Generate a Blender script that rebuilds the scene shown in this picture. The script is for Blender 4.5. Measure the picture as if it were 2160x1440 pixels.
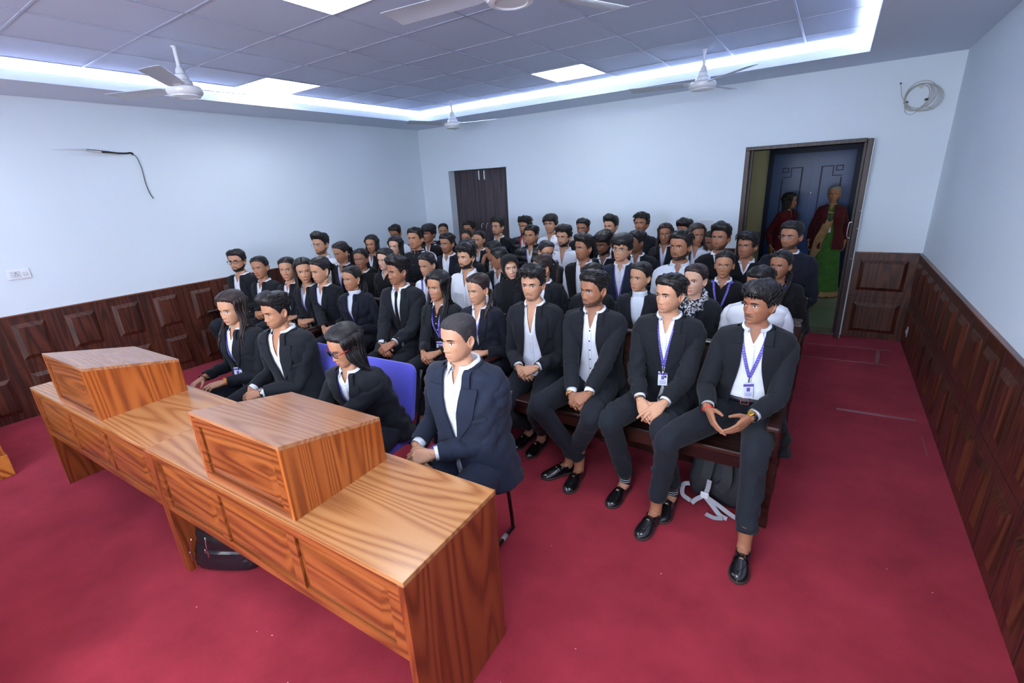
import bpy, math, random
import numpy as np
from mathutils import Matrix, Vector
from mathutils.bvhtree import BVHTree

for _o in list(bpy.data.objects):
    bpy.data.objects.remove(_o, do_unlink=True)
scene = bpy.context.scene
COL = scene.collection
PI = math.pi
random.seed(7)
RNG = np.random.default_rng(11)

# ---------------------------------------------------------------- camera
CAM_H = 1.8488
def _camera():
    yaw, pit, rol = 0.599863, 0.324226, -0.054081
    cy, sy = math.cos(yaw), math.sin(yaw)
    f = Vector((-sy*math.cos(pit), cy*math.cos(pit), -math.sin(pit)))
    r0 = Vector((cy, sy, 0)); u0 = r0.cross(f)
    r = r0*math.cos(rol) + u0*math.sin(rol)
    u = -r0*math.sin(rol) + u0*math.cos(rol)
    m = Matrix(((r.x, u.x, -f.x, 0), (r.y, u.y, -f.y, 0), (r.z, u.z, -f.z, CAM_H), (0, 0, 0, 1)))
    cd = bpy.data.cameras.new('camera')
    cd.sensor_width = 36.0; cd.lens = 984.592/2160*36.0
    cd.clip_start = 0.05; cd.clip_end = 60
    co = bpy.data.objects.new('camera', cd); COL.objects.link(co)
    co.matrix_world = m
    scene.camera = co
_camera()

# ---------------------------------------------------------------- world, exposure
w = bpy.data.worlds.new('world'); scene.world = w; w.use_nodes = True
w.node_tree.nodes['Background'].inputs[0].default_value = (0.75, 0.86, 1.0, 1)
w.node_tree.nodes['Background'].inputs[1].default_value = 0.30
vs = scene.view_settings
vs.view_transform = 'Standard'; vs.look = 'None'; vs.gamma = 1.0; vs.exposure = 0.92
vs.use_curve_mapping = False

def area_light(name, loc, size, power, rot=(0, 0, 0), color=(0.88, 0.94, 1.0), size_y=None, spread=None):
    ld = bpy.data.lights.new(name, 'AREA'); ld.energy = power; ld.color = color
    ld.size = size
    if size_y: ld.shape = 'RECTANGLE'; ld.size_y = size_y
    if spread: ld.spread = spread
    lo = bpy.data.objects.new(name, ld); COL.objects.link(lo)
    lo.location = loc; lo.rotation_euler = rot
    return lo

# added soft fill light by the front wall, behind the camera
area_light('front_fill_light', (-1.1, -2.45, 1.75), 3.6, 125, rot=(math.radians(97), 0, 0), color=(0.84, 0.92, 1.0), size_y=1.5)
# ---------------------------------------------------------------- materials
MATS = {}
def lin(c):
    return tuple(((x/255.0)/12.92 if x/255.0 <= 0.04045 else ((x/255.0+0.055)/1.055)**2.4) for x in c)
def mat(name, rgb, rough=0.6, metal=0.0, spec=0.5, coat=0.0, sheen=0.0, bump=0.0, bscale=200.0, noise=0.0, nscale=8.0,
        stretch=(1, 1, 1), emit=None, trans=0.0, srgb=True):
    if name in MATS: return MATS[name]
    m = bpy.data.materials.new(name); m.use_nodes = True
    nt = m.node_tree; b = nt.nodes['Principled BSDF']
    c = lin(rgb) if srgb else rgb
    b.inputs['Base Color'].default_value = (*c, 1)
    b.inputs['Roughness'].default_value = rough
    b.inputs['Metallic'].default_value = metal
    b.inputs['Specular IOR Level'].default_value = spec
    b.inputs['Coat Weight'].default_value = coat
    b.inputs['Coat Roughness'].default_value = 0.15
    b.inputs['Sheen Weight'].default_value = sheen
    b.inputs['Transmission Weight'].default_value = trans
    if emit:
        b.inputs['Emission Color'].default_value = (*emit[0], 1); b.inputs['Emission Strength'].default_value = emit[1]
    if bump > 0 or noise > 0:
        tc = nt.nodes.new('ShaderNodeTexCoord'); mp = nt.nodes.new('ShaderNodeMapping')
        mp.inputs['Scale'].default_value = stretch
        nt.links.new(tc.outputs['Object'], mp.inputs[0])
    if noise > 0:
        n = nt.nodes.new('ShaderNodeTexNoise'); n.inputs['Scale'].default_value = nscale; n.inputs['Detail'].default_value = 5
        nt.links.new(mp.outputs[0], n.inputs['Vector'])
        r = nt.nodes.new('ShaderNodeValToRGB')
        r.color_ramp.elements[0].position = 0.3; r.color_ramp.elements[1].position = 0.7
        r.color_ramp.elements[0].color = (*[x*(1-noise) for x in c], 1)
        r.color_ramp.elements[1].color = (*[min(1, x*(1+noise)) for x in c], 1)
        nt.links.new(n.outputs[0], r.inputs[0]); nt.links.new(r.outputs[0], b.inputs['Base Color'])
    if bump > 0:
        n2 = nt.nodes.new('ShaderNodeTexNoise'); n2.inputs['Scale'].default_value = bscale; n2.inputs['Detail'].default_value = 3
        nt.links.new(mp.outputs[0], n2.inputs['Vector'])
        bp = nt.nodes.new('ShaderNodeBump'); bp.inputs['Strength'].default_value = bump; bp.inputs['Distance'].default_value = 0.01
        nt.links.new(n2.outputs[0], bp.inputs['Height']); nt.links.new(bp.outputs[0], b.inputs['Normal'])
    MATS[name] = m
    return m

def wood(name, dark, mid, light, axis='X', rough=0.35, rings=10.0, across=5.0, along=0.35, coat=0.3, seed=0.0):
    if name in MATS: return MATS[name]
    m = bpy.data.materials.new(name); m.use_nodes = True
    nt = m.node_tree; N = nt.nodes.new; L = nt.links.new
    b = nt.nodes['Principled BSDF']
    b.inputs['Roughness'].default_value = rough
    b.inputs['Coat Weight'].default_value = coat; b.inputs['Coat Roughness'].default_value = 0.2
    tc = N('ShaderNodeTexCoord'); mp = N('ShaderNodeMapping')
    sc = {'X': (along, across, across), 'Y': (across, along, across), 'Z': (across, across, along)}[axis]
    mp.inputs['Scale'].default_value = sc; mp.inputs['Location'].default_value = (seed, seed*1.7, seed*0.6)
    L(tc.outputs['Object'], mp.inputs[0])
    n = N('ShaderNodeTexNoise'); n.inputs['Scale'].default_value = 1.0; n.inputs['Detail'].default_value = 1.5
    n.inputs['Roughness'].default_value = 0.35
    L(mp.outputs[0], n.inputs['Vector'])
    mu = N('ShaderNodeMath'); mu.operation = 'MULTIPLY'; mu.inputs[1].default_value = rings*6.283
    L(n.outputs[0], mu.inputs[0])
    si = N('ShaderNodeMath'); si.operation = 'SINE'; L(mu.outputs[0], si.inputs[0])
    ma = N('ShaderNodeMapRange'); ma.inputs[1].default_value = -1; ma.inputs[2].default_value = 1
    L(si.outputs[0], ma.inputs[0])
    # fine fibres
    mp2 = N('ShaderNodeMapping')
    s2 = {'X': (3, 90, 90), 'Y': (90, 3, 90), 'Z': (90, 90, 3)}[axis]
    mp2.inputs['Scale'].default_value = s2
    L(tc.outputs['Object'], mp2.inputs[0])
    n2 = N('ShaderNodeTexNoise'); n2.inputs['Scale'].default_value = 1.0; n2.inputs['Detail'].default_value = 3
    L(mp2.outputs[0], n2.inputs['Vector'])
    mx = N('ShaderNodeMath'); mx.operation = 'MULTIPLY_ADD'; mx.inputs[1].default_value = 0.45; L(n2.outputs[0], mx.inputs[0])
    m3 = N('ShaderNodeMath'); m3.operation = 'MULTIPLY'; m3.inputs[1].default_value = 0.62; L(ma.outputs[0], m3.inputs[0])
    L(m3.outputs[0], mx.inputs[2])
    r = N('ShaderNodeValToRGB')
    e = r.color_ramp.elements
    e[0].position = 0.15; e[0].color = (*lin(dark), 1)
    e[1].position = 0.85; e[1].color = (*lin(light), 1)
    k = e.new(0.42); k.color = (*lin(mid), 1)
    L(mx.outputs[0], r.inputs[0]); L(r.outputs[0], b.inputs['Base Color'])
    bp = N('ShaderNodeBump'); bp.inputs['Strength'].default_value = 0.06; bp.inputs['Distance'].default_value = 0.005
    L(n2.outputs[0], bp.inputs['Height']); L(bp.outputs[0], b.inputs['Normal'])
    MATS[name] = m
    return m

# ---------------------------------------------------------------- mesh helpers
class MB:
    """collects vertices and faces of ONE object"""
    def __init__(s): s.V = []; s.F = []; s.M = []; s.n = 0; s.mats = []
    def mi(s, m):
        if m is None: return 0
        if m not in s.mats: s.mats.append(m)
        return s.mats.index(m)
    def add(s, V, F, m=None):
        V = np.asarray(V, float).reshape(-1, 3)
        k = s.mi(m); n = s.n
        s.V.append(V)
        for f in F: s.F.append(tuple(int(i)+n for i in f)); s.M.append(k)
        s.n += len(V)
        return s
    def box(s, a, b, m=None, bev=0.0):
        x0, y0, z0 = a; x1, y1, z1 = b
        if x0 > x1: x0, x1 = x1, x0
        if y0 > y1: y0, y1 = y1, y0
        if z0 > z1: z0, z1 = z1, z0
        if bev <= 0:
            V = [(x, y, z) for z in (z0, z1) for y in (y0, y1) for x in (x0, x1)]
            F = [(0, 2, 3, 1), (4, 5, 7, 6), (0, 1, 5, 4), (2, 6, 7, 3), (0, 4, 6, 2), (1, 3, 7, 5)]
            return s.add(V, F, m)
        e = min(bev, (x1-x0)/2.01, (y1-y0)/2.01, (z1-z0)/2.01)
        V = []; idx = {}
        for sx in (0, 1):
            for sy in (0, 1):
                for sz in (0, 1):
                    c = (x1 if sx else x0, y1 if sy else y0, z1 if sz else z0)
                    d = (-e if sx else e, -e if sy else e, -e if sz else e)
                    for ax in range(3):
                        p = [c[i] + (d[i] if i != ax else 0) for i in range(3)]
                        idx[(sx, sy, sz, ax)] = len(V); V.append(p)
        F = []
        for ax in range(3):
            o = [i for i in range(3) if i != ax]
            for sd in (0, 1):
                q = []
                for (p, r) in ((0, 0), (1, 0), (1, 1), (0, 1)):
                    k = [0, 0, 0]; k[ax] = sd; k[o[0]] = p; k[o[1]] = r
                    q.append(idx[(*k, ax)])
                flip = (sd == 0) ^ (ax == 1)
                F.append(q[::-1] if flip else q)
        for ax in range(3):        # edges along ax
            o = [i for i in range(3) if i != ax]
            for p in (0, 1):
                for r in (0, 1):
                    q = []
                    for t, face in ((0, o[0]), (1, o[0]), (1, o[1]), (0, o[1])):
                        k = [0, 0, 0]; k[ax] = t; k[o[0]] = p; k[o[1]] = r
                        q.append(idx[(*k, face)])
                    F.append(q)
        for sx in (0, 1):
            for sy in (0, 1):
                for sz in (0, 1):
                    F.append([idx[(sx, sy, sz, a_)] for a_ in range(3)])
        return s.add(V, F, m)
    def quad(s, pts, m=None): return s.add(pts, [(0, 1, 2, 3)], m)
    def grid(s, P, m=None, closeu=False, closev=False, capa=False, capb=False):
        """P[i][j] rows i, columns j; closeu closes columns"""
        P = np.asarray(P, float); a, b = P.shape[:2]
        F = []
        for i in range(a-1 + (1 if closev else 0)):
            for j in range(b-1 + (1 if closeu else 0)):
                i2 = (i+1) % a; j2 = (j+1) % b
                F.append((i*b+j, i*b+j2, i2*b+j2, i2*b+j))
        if capa: F.append(tuple(range(b))[::-1])
        if capb: F.append(tuple((a-1)*b+j for j in range(b)))
        return s.add(P.reshape(-1, 3), F, m)
    def tube(s, path, rad, n=10, m=None, caps=True, flat=1.0, up=(0, 0, 1), closed=False):
        P = tube_grid(path, rad, n, flat, up, closed)
        return s.grid(P, m, closeu=True, closev=closed, capa=caps and not closed, capb=caps and not closed)
    def ell(s, c, r, m=None, nu=14, nv=9, R=None):
        u = np.linspace(0, 2*PI, nu, endpoint=False); v = np.linspace(0.001, PI-0.001, nv)
        P = np.array([[(r[0]*math.sin(b)*math.cos(a), r[1]*math.sin(b)*math.sin(a), r[2]*math.cos(b)) for a in u] for b in v])
        if R is not None: P = P @ np.array(R).T
        return s.grid(P + np.array(c), m, closeu=True, capa=True, capb=True)
    def cyl(s, c0, c1, r, n=16, m=None, r2=None):
        return s.tube([c0, c1], [r, r if r2 is None else r2], n, m)
    def lathe(s, prof, c=(0, 0, 0), n=24, m=None, capa=True, capb=True):
        P = [[(c[0]+r*math.cos(t), c[1]+r*math.sin(t), c[2]+z) for t in np.linspace(0, 2*PI, n, endpoint=False)] for r, z in prof]
        return s.grid(P, m, closeu=True, capa=capa, capb=capb)
    def mesh(s, name, smooth=True, mats=None, attrs=None, fix=False):
        me = bpy.data.meshes.new(name)
        V = np.concatenate(s.V) if s.V else np.zeros((0, 3))
        me.from_pydata(V.tolist(), [], s.F)
        for m_ in (mats or s.mats or []): me.materials.append(m_)
        me.polygons.foreach_set('material_index', s.M)
        me.polygons.foreach_set('use_smooth', [bool(smooth)]*len(s.F))
        if attrs:
            for k, a in attrs.items():
                at = me.attributes.new(k, 'FLOAT', 'POINT'); at.data.foreach_set('value', np.asarray(a, np.float32))
        me.update()
        if fix:
            import bmesh
            bm = bmesh.new(); bm.from_mesh(me); bmesh.ops.recalc_face_normals(bm, faces=bm.faces); bm.to_mesh(me); bm.free()
        return me
    def obj(s, name, parent=None, smooth=False, loc=None, rotz=0, **kw):
        me = s.mesh(name, smooth, kw.pop('mats', None), kw.pop('attrs', None), kw.pop('fix', True))
        o = bpy.data.objects.new(name, me); COL.objects.link(o)
        if loc is not None: o.location = loc
        if rotz: o.rotation_euler = (0, 0, rotz)
        if parent is not None: o.parent = parent
        for k, v in kw.items(): o[k] = v
        if smooth == 'auto': autosmooth(me)
        return o

def autosmooth(me, ang=35):
    import bmesh
    bm = bmesh.new(); bm.from_mesh(me)
    for e in bm.edges:
        if len(e.link_faces) == 2 and e.calc_face_angle(0) > math.radians(ang): e.smooth = False
    bm.to_mesh(me); bm.free()

def crom(P, n):
    """Catmull-Rom resample of a path to n points"""
    P = np.asarray(P, float)
    if len(P) == 2:
        t = np.linspace(0, 1, n)[:, None]; return P[0]*(1-t) + P[1]*t
    Q = np.vstack([2*P[0]-P[1], P, 2*P[-1]-P[-2]])
    t = np.linspace(0, len(P)-1-1e-9, n); i = t.astype(int); f = (t-i)[:, None]
    a, b, c, d = Q[i], Q[i+1], Q[i+2], Q[i+3]
    return 0.5*((2*b) + (-a+c)*f + (2*a-5*b+4*c-d)*f**2 + (-a+3*b-3*c+d)*f**3)
def interp(x, xs, ys):
    return np.interp(x, xs, ys)
def smo(x):
    x = np.clip(x, 0, 1); return x*x*(3-2*x)

def tube_grid(path, rad, n=10, flat=1.0, up=(0, 0, 1), closed=False):
    P = np.asarray(path, float); k = len(P)
    rad = np.broadcast_to(np.asarray(rad, float), (k,)) if np.ndim(rad) <= 1 else rad
    if closed: T = np.roll(P, -1, 0)-np.roll(P, 1, 0)
    else: T = np.gradient(P, axis=0)
    T /= np.linalg.norm(T, axis=1)[:, None]+1e-12
    U = np.array(up, float)
    a0 = np.cross(T[0], U)
    if np.linalg.norm(a0) < 0.05: a0 = np.cross(T[0], (1, 0, 0.01))
    a0 /= np.linalg.norm(a0)
    A = [a0]
    for i in range(1, k):
        a = A[-1]-T[i]*np.dot(A[-1], T[i]); a /= np.linalg.norm(a)+1e-12; A.append(a)
    A = np.array(A); B = np.cross(T, A)
    th = np.linspace(0, 2*PI, n, endpoint=False)
    return P[:, None, :] + rad[:, None, None]*(np.cos(th)[None, :, None]*A[:, None, :] + flat*np.sin(th)[None, :, None]*B[:, None, :])

def empty(name, loc, label=None, cat=None, group=None, rotz=0):
    o = bpy.data.objects.new(name, None); COL.objects.link(o); o.location = loc; o.rotation_euler = (0, 0, rotz)
    o.empty_display_size = 0.1
    return tag(o, label, cat, group)
def tag(o, label=None, cat=None, group=None, kind=None):
    if label: o['label'] = label
    if cat: o['category'] = cat
    if group: o['group'] = group
    if kind: o['kind'] = kind
    return o
def struct(mb, name, smooth=False, **kw):
    o = mb.obj(name, smooth=smooth, **kw); o['kind'] = 'structure'; return o
def copy_tree(o, parent=None):
    c = o.copy(); COL.objects.link(c)
    if parent is not None: c.parent = parent
    for ch in list(o.children): copy_tree(ch, c)
    return c
FONT = None
def text_mesh(body, size, mt, name, parent, M, extrude=0.0006, align='CENTER'):
    cu = bpy.data.curves.new(name, 'FONT'); cu.body = body; cu.size = size; cu.extrude = extrude
    cu.align_x = align; cu.align_y = 'CENTER'
    t = bpy.data.objects.new(name, cu); COL.objects.link(t)
    bpy.context.view_layer.update()
    me = bpy.data.meshes.new_from_object(t.evaluated_get(bpy.context.evaluated_depsgraph_get()))
    bpy.data.objects.remove(t, do_unlink=True)
    me.materials.clear(); me.materials.append(mt)
    o = bpy.data.objects.new(name, me); COL.objects.link(o)
    if parent is not None: o.parent = parent
    o.matrix_local = M
    return o
# ---------------------------------------------------------------- room constants
XL, XR, YB, YF = -6.057, 0.8345, 6.3645, -2.6
ZC, Z2, ZW = 2.795, 2.925, 0.96
TX0, TX1, TY0, TY1 = -5.33, 0.085, -1.6, 5.695      # opening of the ceiling tray
M_wall = mat('wall_paint', (216, 227, 237), rough=0.75, bump=0.03, bscale=60, noise=0.015, nscale=1.2)
M_soffit = mat('soffit_paint', (214, 224, 242), rough=0.8)
M_tile = mat('ceiling_tile', (196, 206, 232), rough=0.55, bump=0.02, bscale=120)
M_grid = mat('grid_metal', (160, 166, 188), rough=0.35)
M_led = mat('led_panel', (255, 255, 255), emit=((0.89, 0.95, 1.0), 7.5))
M_cove = mat('cove_strip', (255, 255, 255), emit=((0.88, 0.94, 1.0), 64.0))
M_wains = {a: wood('wainscot_wood_'+a, (44, 18, 11), (66, 30, 19), (86, 42, 26), a, rough=0.42, rings=12, across=7, along=0.5, coat=0.25) for a in ('X', 'Y', 'Z')}
M_cap = wood('wainscot_cap_wood', (62, 30, 20), (92, 50, 36), (120, 72, 52), 'Y', rough=0.35, rings=5, coat=0.3)
M_teak = {a: wood('teak_'+a, (118, 56, 22), (186, 104, 42), (214, 136, 62), a, rough=0.30, rings=9, across=3.4, along=0.35, coat=0.35) for a in ('X', 'Y', 'Z')}
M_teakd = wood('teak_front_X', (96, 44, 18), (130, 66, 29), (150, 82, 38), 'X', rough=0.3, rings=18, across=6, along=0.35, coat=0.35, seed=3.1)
M_bench = wood('bench_wood', (20, 9, 8), (38, 18, 15), (54, 28, 22), 'X', rough=0.28, rings=6, across=8, along=0.5, coat=0.4)
M_dkframe = wood('frame_wood', (26, 16, 18), (42, 27, 29), (60, 42, 42), 'Z', rough=0.5, rings=6, across=12, along=0.6, coat=0.05)
M_cab = wood('cupboard_laminate', (48, 42, 48), (60, 52, 58), (76, 64, 68), 'Z', rough=0.5, rings=5, across=12, along=0.4, coat=0.0)
M_steel = mat('brushed_steel', (200, 203, 208), rough=0.25, metal=1.0)
M_white = mat('white_plastic', (228, 232, 236), rough=0.4)
M_black = mat('black_plastic', (18, 18, 20), rough=0.4)
M_blackm = mat('black_tube_metal', (16, 16, 18), rough=0.3, metal=0.3, coat=0.3)

def carpet_mat():
    m = bpy.data.materials.new('red_carpet'); m.use_nodes = True
    nt = m.node_tree; N = nt.nodes.new; L = nt.links.new; b = nt.nodes['Principled BSDF']
    b.inputs['Roughness'].default_value = 0.95; b.inputs['Specular IOR Level'].default_value = 0.15
    b.inputs['Sheen Weight'].default_value = 0.25; b.inputs['Sheen Tint'].default_value = (0.6, 0.2, 0.3, 1)
    tc = N('ShaderNodeTexCoord')
    n = N('ShaderNodeTexNoise'); n.inputs['Scale'].default_value = 2.6; n.inputs['Detail'].default_value = 7; n.inputs['Roughness'].default_value = 0.62
    L(tc.outputs['Object'], n.inputs['Vector'])
    r = N('ShaderNodeValToRGB'); e = r.color_ramp.elements
    e[0].position = 0.3; e[0].color = (*lin((126, 32, 43)), 1); e[1].position = 0.72; e[1].color = (*lin((158, 47, 60)), 1)
    L(n.outputs[0], r.inputs[0])
    v = N('ShaderNodeTexVoronoi'); v.inputs['Scale'].default_value = 11.0
    L(tc.outputs['Object'], v.inputs['Vector'])
    lt = N('ShaderNodeMath'); lt.operation = 'LESS_THAN'; lt.inputs[1].default_value = 0.034; L(v.outputs['Distance'], lt.inputs[0])
    sp = N('ShaderNodeSeparateColor'); L(v.outputs['Color'], sp.inputs[0])
    gt = N('ShaderNodeMath'); gt.operation = 'GREATER_THAN'; gt.inputs[1].default_value = 0.70; L(sp.outputs[0], gt.inputs[0])
    mu = N('ShaderNodeMath'); mu.operation = 'MULTIPLY'; L(lt.outputs[0], mu.inputs[0]); L(gt.outputs[0], mu.inputs[1])
    mx = N('ShaderNodeMix'); mx.data_type = 'RGBA'; L(mu.outputs[0], mx.inputs[0]); L(r.outputs[0], mx.inputs[6]); mx.inputs[7].default_value = (0.62, 0.45, 0.45, 1)
    L(mx.outputs[2], b.inputs['Base Color'])
    f = N('ShaderNodeTexNoise'); f.inputs['Scale'].default_value = 260; f.inputs['Detail'].default_value = 3
    L(tc.outputs['Object'], f.inputs['Vector'])
    bp = N('ShaderNodeBump'); bp.inputs['Strength'].default_value = 0.5; bp.inputs['Distance'].default_value = 0.004
    L(f.outputs[0], bp.inputs['Height']); L(bp.outputs[0], b.inputs['Normal'])
    return m
M_carpet = carpet_mat()
DX0, DX1, DZ = -0.87, 0.20, 2.07       # door opening in the back wall
CX0, CX1, CZ = -5.46, -4.29, 2.11      # cupboard recess
# floor
b = MB(); b.box((XL-0.1, YF, -0.1), (XR+0.1, YB+0.12, 0), M_carpet); struct(b, 'floor')
# walls
b = MB(); b.box((XL-0.12, YF, 0), (XL, YB+0.3, Z2+0.3), M_wall); struct(b, 'wall_left')
b = MB(); b.box((XR, YF, 0), (XR+0.12, YB+0.3, Z2+0.3), M_wall); struct(b, 'wall_right')
b = MB(); b.box((XL-0.12, YF-0.12, 0), (XR+0.12, YF, Z2+0.3), M_wall); struct(b, 'wall_front')
b = MB()
T = 0.18; H = Z2+0.3
b.box((XL, YB, 0), (CX0, YB+T, H), M_wall); b.box((CX1, YB, 0), (DX0, YB+T, H), M_wall); b.box((DX1, YB, 0), (XR, YB+T, H), M_wall)
b.box((CX0, YB, CZ), (CX1, YB+T, H), M_wall); b.box((DX0, YB, DZ), (DX1, YB+T, H), M_wall)
struct(b, 'wall_back')
# ceiling: dropped border, lip, tiled tray
b = MB()
E0, E1 = TX0-0.24, TX1+0.24; F1 = TY1+0.24; F0 = TY0-0.24
for (x0, x1, y0, y1) in ((XL, TX0, YF, YB), (TX1, XR, YF, YB), (TX0, TX1, TY1, YB), (TX0, TX1, YF, TY0)):
    b.box((x0, y0, ZC), (x1, y1, ZC+0.012), M_soffit)
LP = 0.075
b.box((TX0-0.012, TY0-0.012, ZC+0.0121), (TX0, TY1+0.012, ZC+LP), M_soffit); b.box((TX1, TY0-0.012, ZC+0.0121), (TX1+0.012, TY1+0.012, ZC+LP), M_soffit)
b.box((TX0, TY1, ZC+0.0121), (TX1, TY1+0.012, ZC+LP), M_soffit); b.box((TX0, TY0-0.012, ZC+0.0121), (TX1, TY0, ZC+LP), M_soffit)
struct(b, 'ceiling')
b = MB(); b.box((E0, F0, Z2), (E1, F1, Z2+0.02), M_tile)
b.box((E0-0.02, F0, ZC+0.012), (E0, F1, Z2), M_soffit); b.box((E1, F0, ZC+0.012), (E1+0.02, F1, Z2), M_soffit)
b.box((E0, F1, ZC+0.012), (E1, F1+0.02, Z2), M_soffit); b.box((E0, F0-0.02, ZC+0.012), (E1, F0, Z2), M_soffit)
struct(b, 'ceiling')
GX, GY, GS = -3.4074, 1.6943, 0.6
b = MB()
k = -4
while GX+k*GS < E1:
    x = GX+k*GS
    if x > E0: b.box((x-0.008, F0, Z2-0.005), (x+0.008, F1, Z2+0.001), M_grid, bev=0.002)
    k += 1
k = -6
while GY+k*GS < F1:
    y = GY+k*GS
    if y > F0: b.box((E0, y-0.008, Z2-0.0045), (E1, y+0.008, Z2+0.001), M_grid, bev=0.002)
    k += 1
struct(b, 'trim_1')
# cove strips lying on the ledge
cove = empty('cove_light', (0, 0, ZC+0.02), 'bright white strip light hidden behind the lip of the ceiling tray', 'light')
def strip(a, c):
    q = MB(); q.box(a, c, M_cove); q.obj('light_strip', cove)
zz = 0.004
strip((TX0-0.13, TY0-0.1, zz), (TX0-0.10, TY1+0.1, zz+0.012)); strip((TX1+0.10, TY0-0.1, zz), (TX1+0.13, TY1+0.1, zz+0.012))
strip((TX0-0.1, TY1+0.10, zz), (TX1+0.1, TY1+0.13, zz+0.012)); strip((TX0-0.1, TY0-0.13, zz), (TX1+0.1, TY0-0.10, zz+0.012))
# recessed panels; unlabelled ones are unseen, added to brighten the room
pl = [(-3, 2, 'square ceiling light panel at the left, nearest the left wall'), (1, 5, 'square ceiling light panel near the back wall between the fans'),
      (1, 0, 'square ceiling light panel at the top edge, nearest the desks'), (-3, -3, None), (1, -4, None), (4, -3, None), (-5, -5, None), (4, 0, None), (-1, -5, None), (-6, -1, None)]
for i, j, lb in pl:
    x0, y0 = GX+i*GS, GY+j*GS
    p = empty('ceiling_panel_light', (x0+0.3, y0+0.3, Z2-0.002), lb or 'square ceiling light panel added over the front of the room, out of view', 'ceiling light', 'square ceiling light panels')
    q = MB(); q.box((-0.289, -0.289, -0.003), (0.289, 0.289, 0.0), M_led); q.obj('diffuser', p)
    q = MB()
    for a_, c_ in (((-0.3, -0.3), (0.3, -0.289)), ((-0.3, 0.289), (0.3, 0.3)), ((-0.3, -0.289), (-0.289, 0.289)), ((0.289, -0.289), (0.3, 0.289))):
        q.box((*a_, -0.006), (*c_, 0.0), M_grid)
    q.obj('panel_frame', p)

# ---------------------------------------------------------------- wainscot
def frustum(mb, o, ux, uz, n, w, h, bev, dep, m, mb_m=None):
    """raised panel: outer rectangle w x h from corner o along ux, uz; raised by dep along n"""
    o, ux, uz, n = (np.array(v, float) for v in (o, ux, uz, n))
    P = [o, o+ux*w, o+ux*w+uz*h, o+uz*h]
    e = 0.004
    P0 = [p+n*0.0 for p in P]; P1 = [p+n*e for p in P]
    Q = [o+ux*bev+uz*bev+n*dep, o+ux*(w-bev)+uz*bev+n*dep, o+ux*(w-bev)+uz*(h-bev)+n*dep, o+ux*bev+uz*(h-bev)+n*dep]
    V = P0+P1+Q
    F = []
    for i in range(4):
        j = (i+1) % 4
        F += [(i, j, 4+j, 4+i), (4+i, 4+j, 8+j, 8+i)]
    F.append((8, 9, 10, 11))
    mb.add(V, F, m)
def wainscot(name, axis, fixed, n, a0, a1, spans, m, capm):
    b = MB(); th = 0.022
    def pt(a, z, d=0.0):
        return (fixed+n*d, a, z) if axis == 'Y' else (a, fixed+n*d, z)
    b.box(pt(a0, 0.0), pt(a1, ZW-0.012, th), m)
    ux = (0, 1, 0) if axis == 'Y' else (1, 0, 0); nn = (n, 0, 0) if axis == 'Y' else (0, n, 0)
    for (s0, s1) in spans:
        for (z0, z1) in ((0.545, 0.875), (0.075, 0.405)):
            frustum(b, pt(s0, z0, th), ux, (0, 0, 1), nn, s1-s0, z1-z0, 0.035, 0.022, m)
    # narrow dark joints between the boards
    jm = mat('joint_dark', (30, 15, 10), rough=0.6)
    b.box(pt(a0, 0.474, th), pt(a1, 0.478, th+0.001), jm)
    for i in range(len(spans)-1):
        c = (spans[i][1]+spans[i+1][0])/2
        if spans[i+1][0]-spans[i][1] < 0.3: b.box(pt(c-0.002, 0, th), pt(c+0.002, ZW-0.03, th+0.001), jm)
    o = struct(b, name, fix=True)
    c = MB(); c.box(pt(a0, ZW-0.012), pt(a1, ZW, th+0.008), capm, bev=0.002); struct(c, name.replace('wainscot', 'cap'))
sl = [(0.85+0.37*k, 1.08+0.37*k) for k in range(-9, 15) if 1.08+0.37*k < YB-0.03]
wainscot('trim_2', 'Y', XL, 1, YF, YB, sl, M_wains['Z'], M_cap)
sr = [(2.86+0.35*k-0.0, 3.09+0.35*k) for k in range(-15, 10) if 3.12+0.35*k < YB]
wainscot('trim_3', 'Y', XR, -1, YF, YB, sr, M_wains['Z'], M_cap)
wainscot('trim_4', 'X', YB, -1, DX1+0.07, XR-0.022, [(0.33, 0.74)], M_wains['Z'], M_cap)
sb = [(CX1+0.07+0.42*k, CX1+0.37+0.42*k) for k in range(0, 7)]
wainscot('trim_5', 'X', YB, -1, CX1, DX0-0.07, sb, M_wains['Z'], M_cap)
wainscot('trim_6', 'X', YB, -1, XL+0.022, CX0, [(-5.9, -5.62)], M_wains['Z'], M_cap)

# ---------------------------------------------------------------- open doorway
b = MB()
b.box((DX0-0.05, YB-0.10, 0), (DX0, YB+T, DZ), M_dkframe, bev=0.004)
b.box((DX1, YB-0.16, 0), (DX1+0.05, YB+T, DZ+0.03), M_dkframe, bev=0.004)
b.box((DX0-0.05, YB-0.10, DZ), (DX1, YB+T, DZ+0.04), M_dkframe, bev=0.004)
b.box((DX0+0.0, YB-0.02, 0), (DX0+0.02, YB+0.04, DZ), M_dkframe); b.box((DX1-0.02, YB-0.02, 0), (DX1, YB+0.04, DZ), M_dkframe)
fr = struct(b, 'door_1', smooth=False)
b = MB(); b.box((DX1+0.05, YB-0.15, 0.0), (DX1+0.056, YB-0.02, DZ+0.02), M_white); b.box((DX0-0.056, YB-0.09, 0), (DX0-0.05, YB-0.01, DZ), M_white); b.obj('white_reveal_strip', fr)
b = MB()
b.tube(crom([(DX1-0.0, YB-0.12, 1.12), (DX1-0.035, YB-0.12, 1.13), (DX1-0.035, YB-0.12, 1.27), (DX1, YB-0.12, 1.28)], 16), 0.005, 8, M_steel)
b.obj('door_handle', fr, smooth=True)
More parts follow.
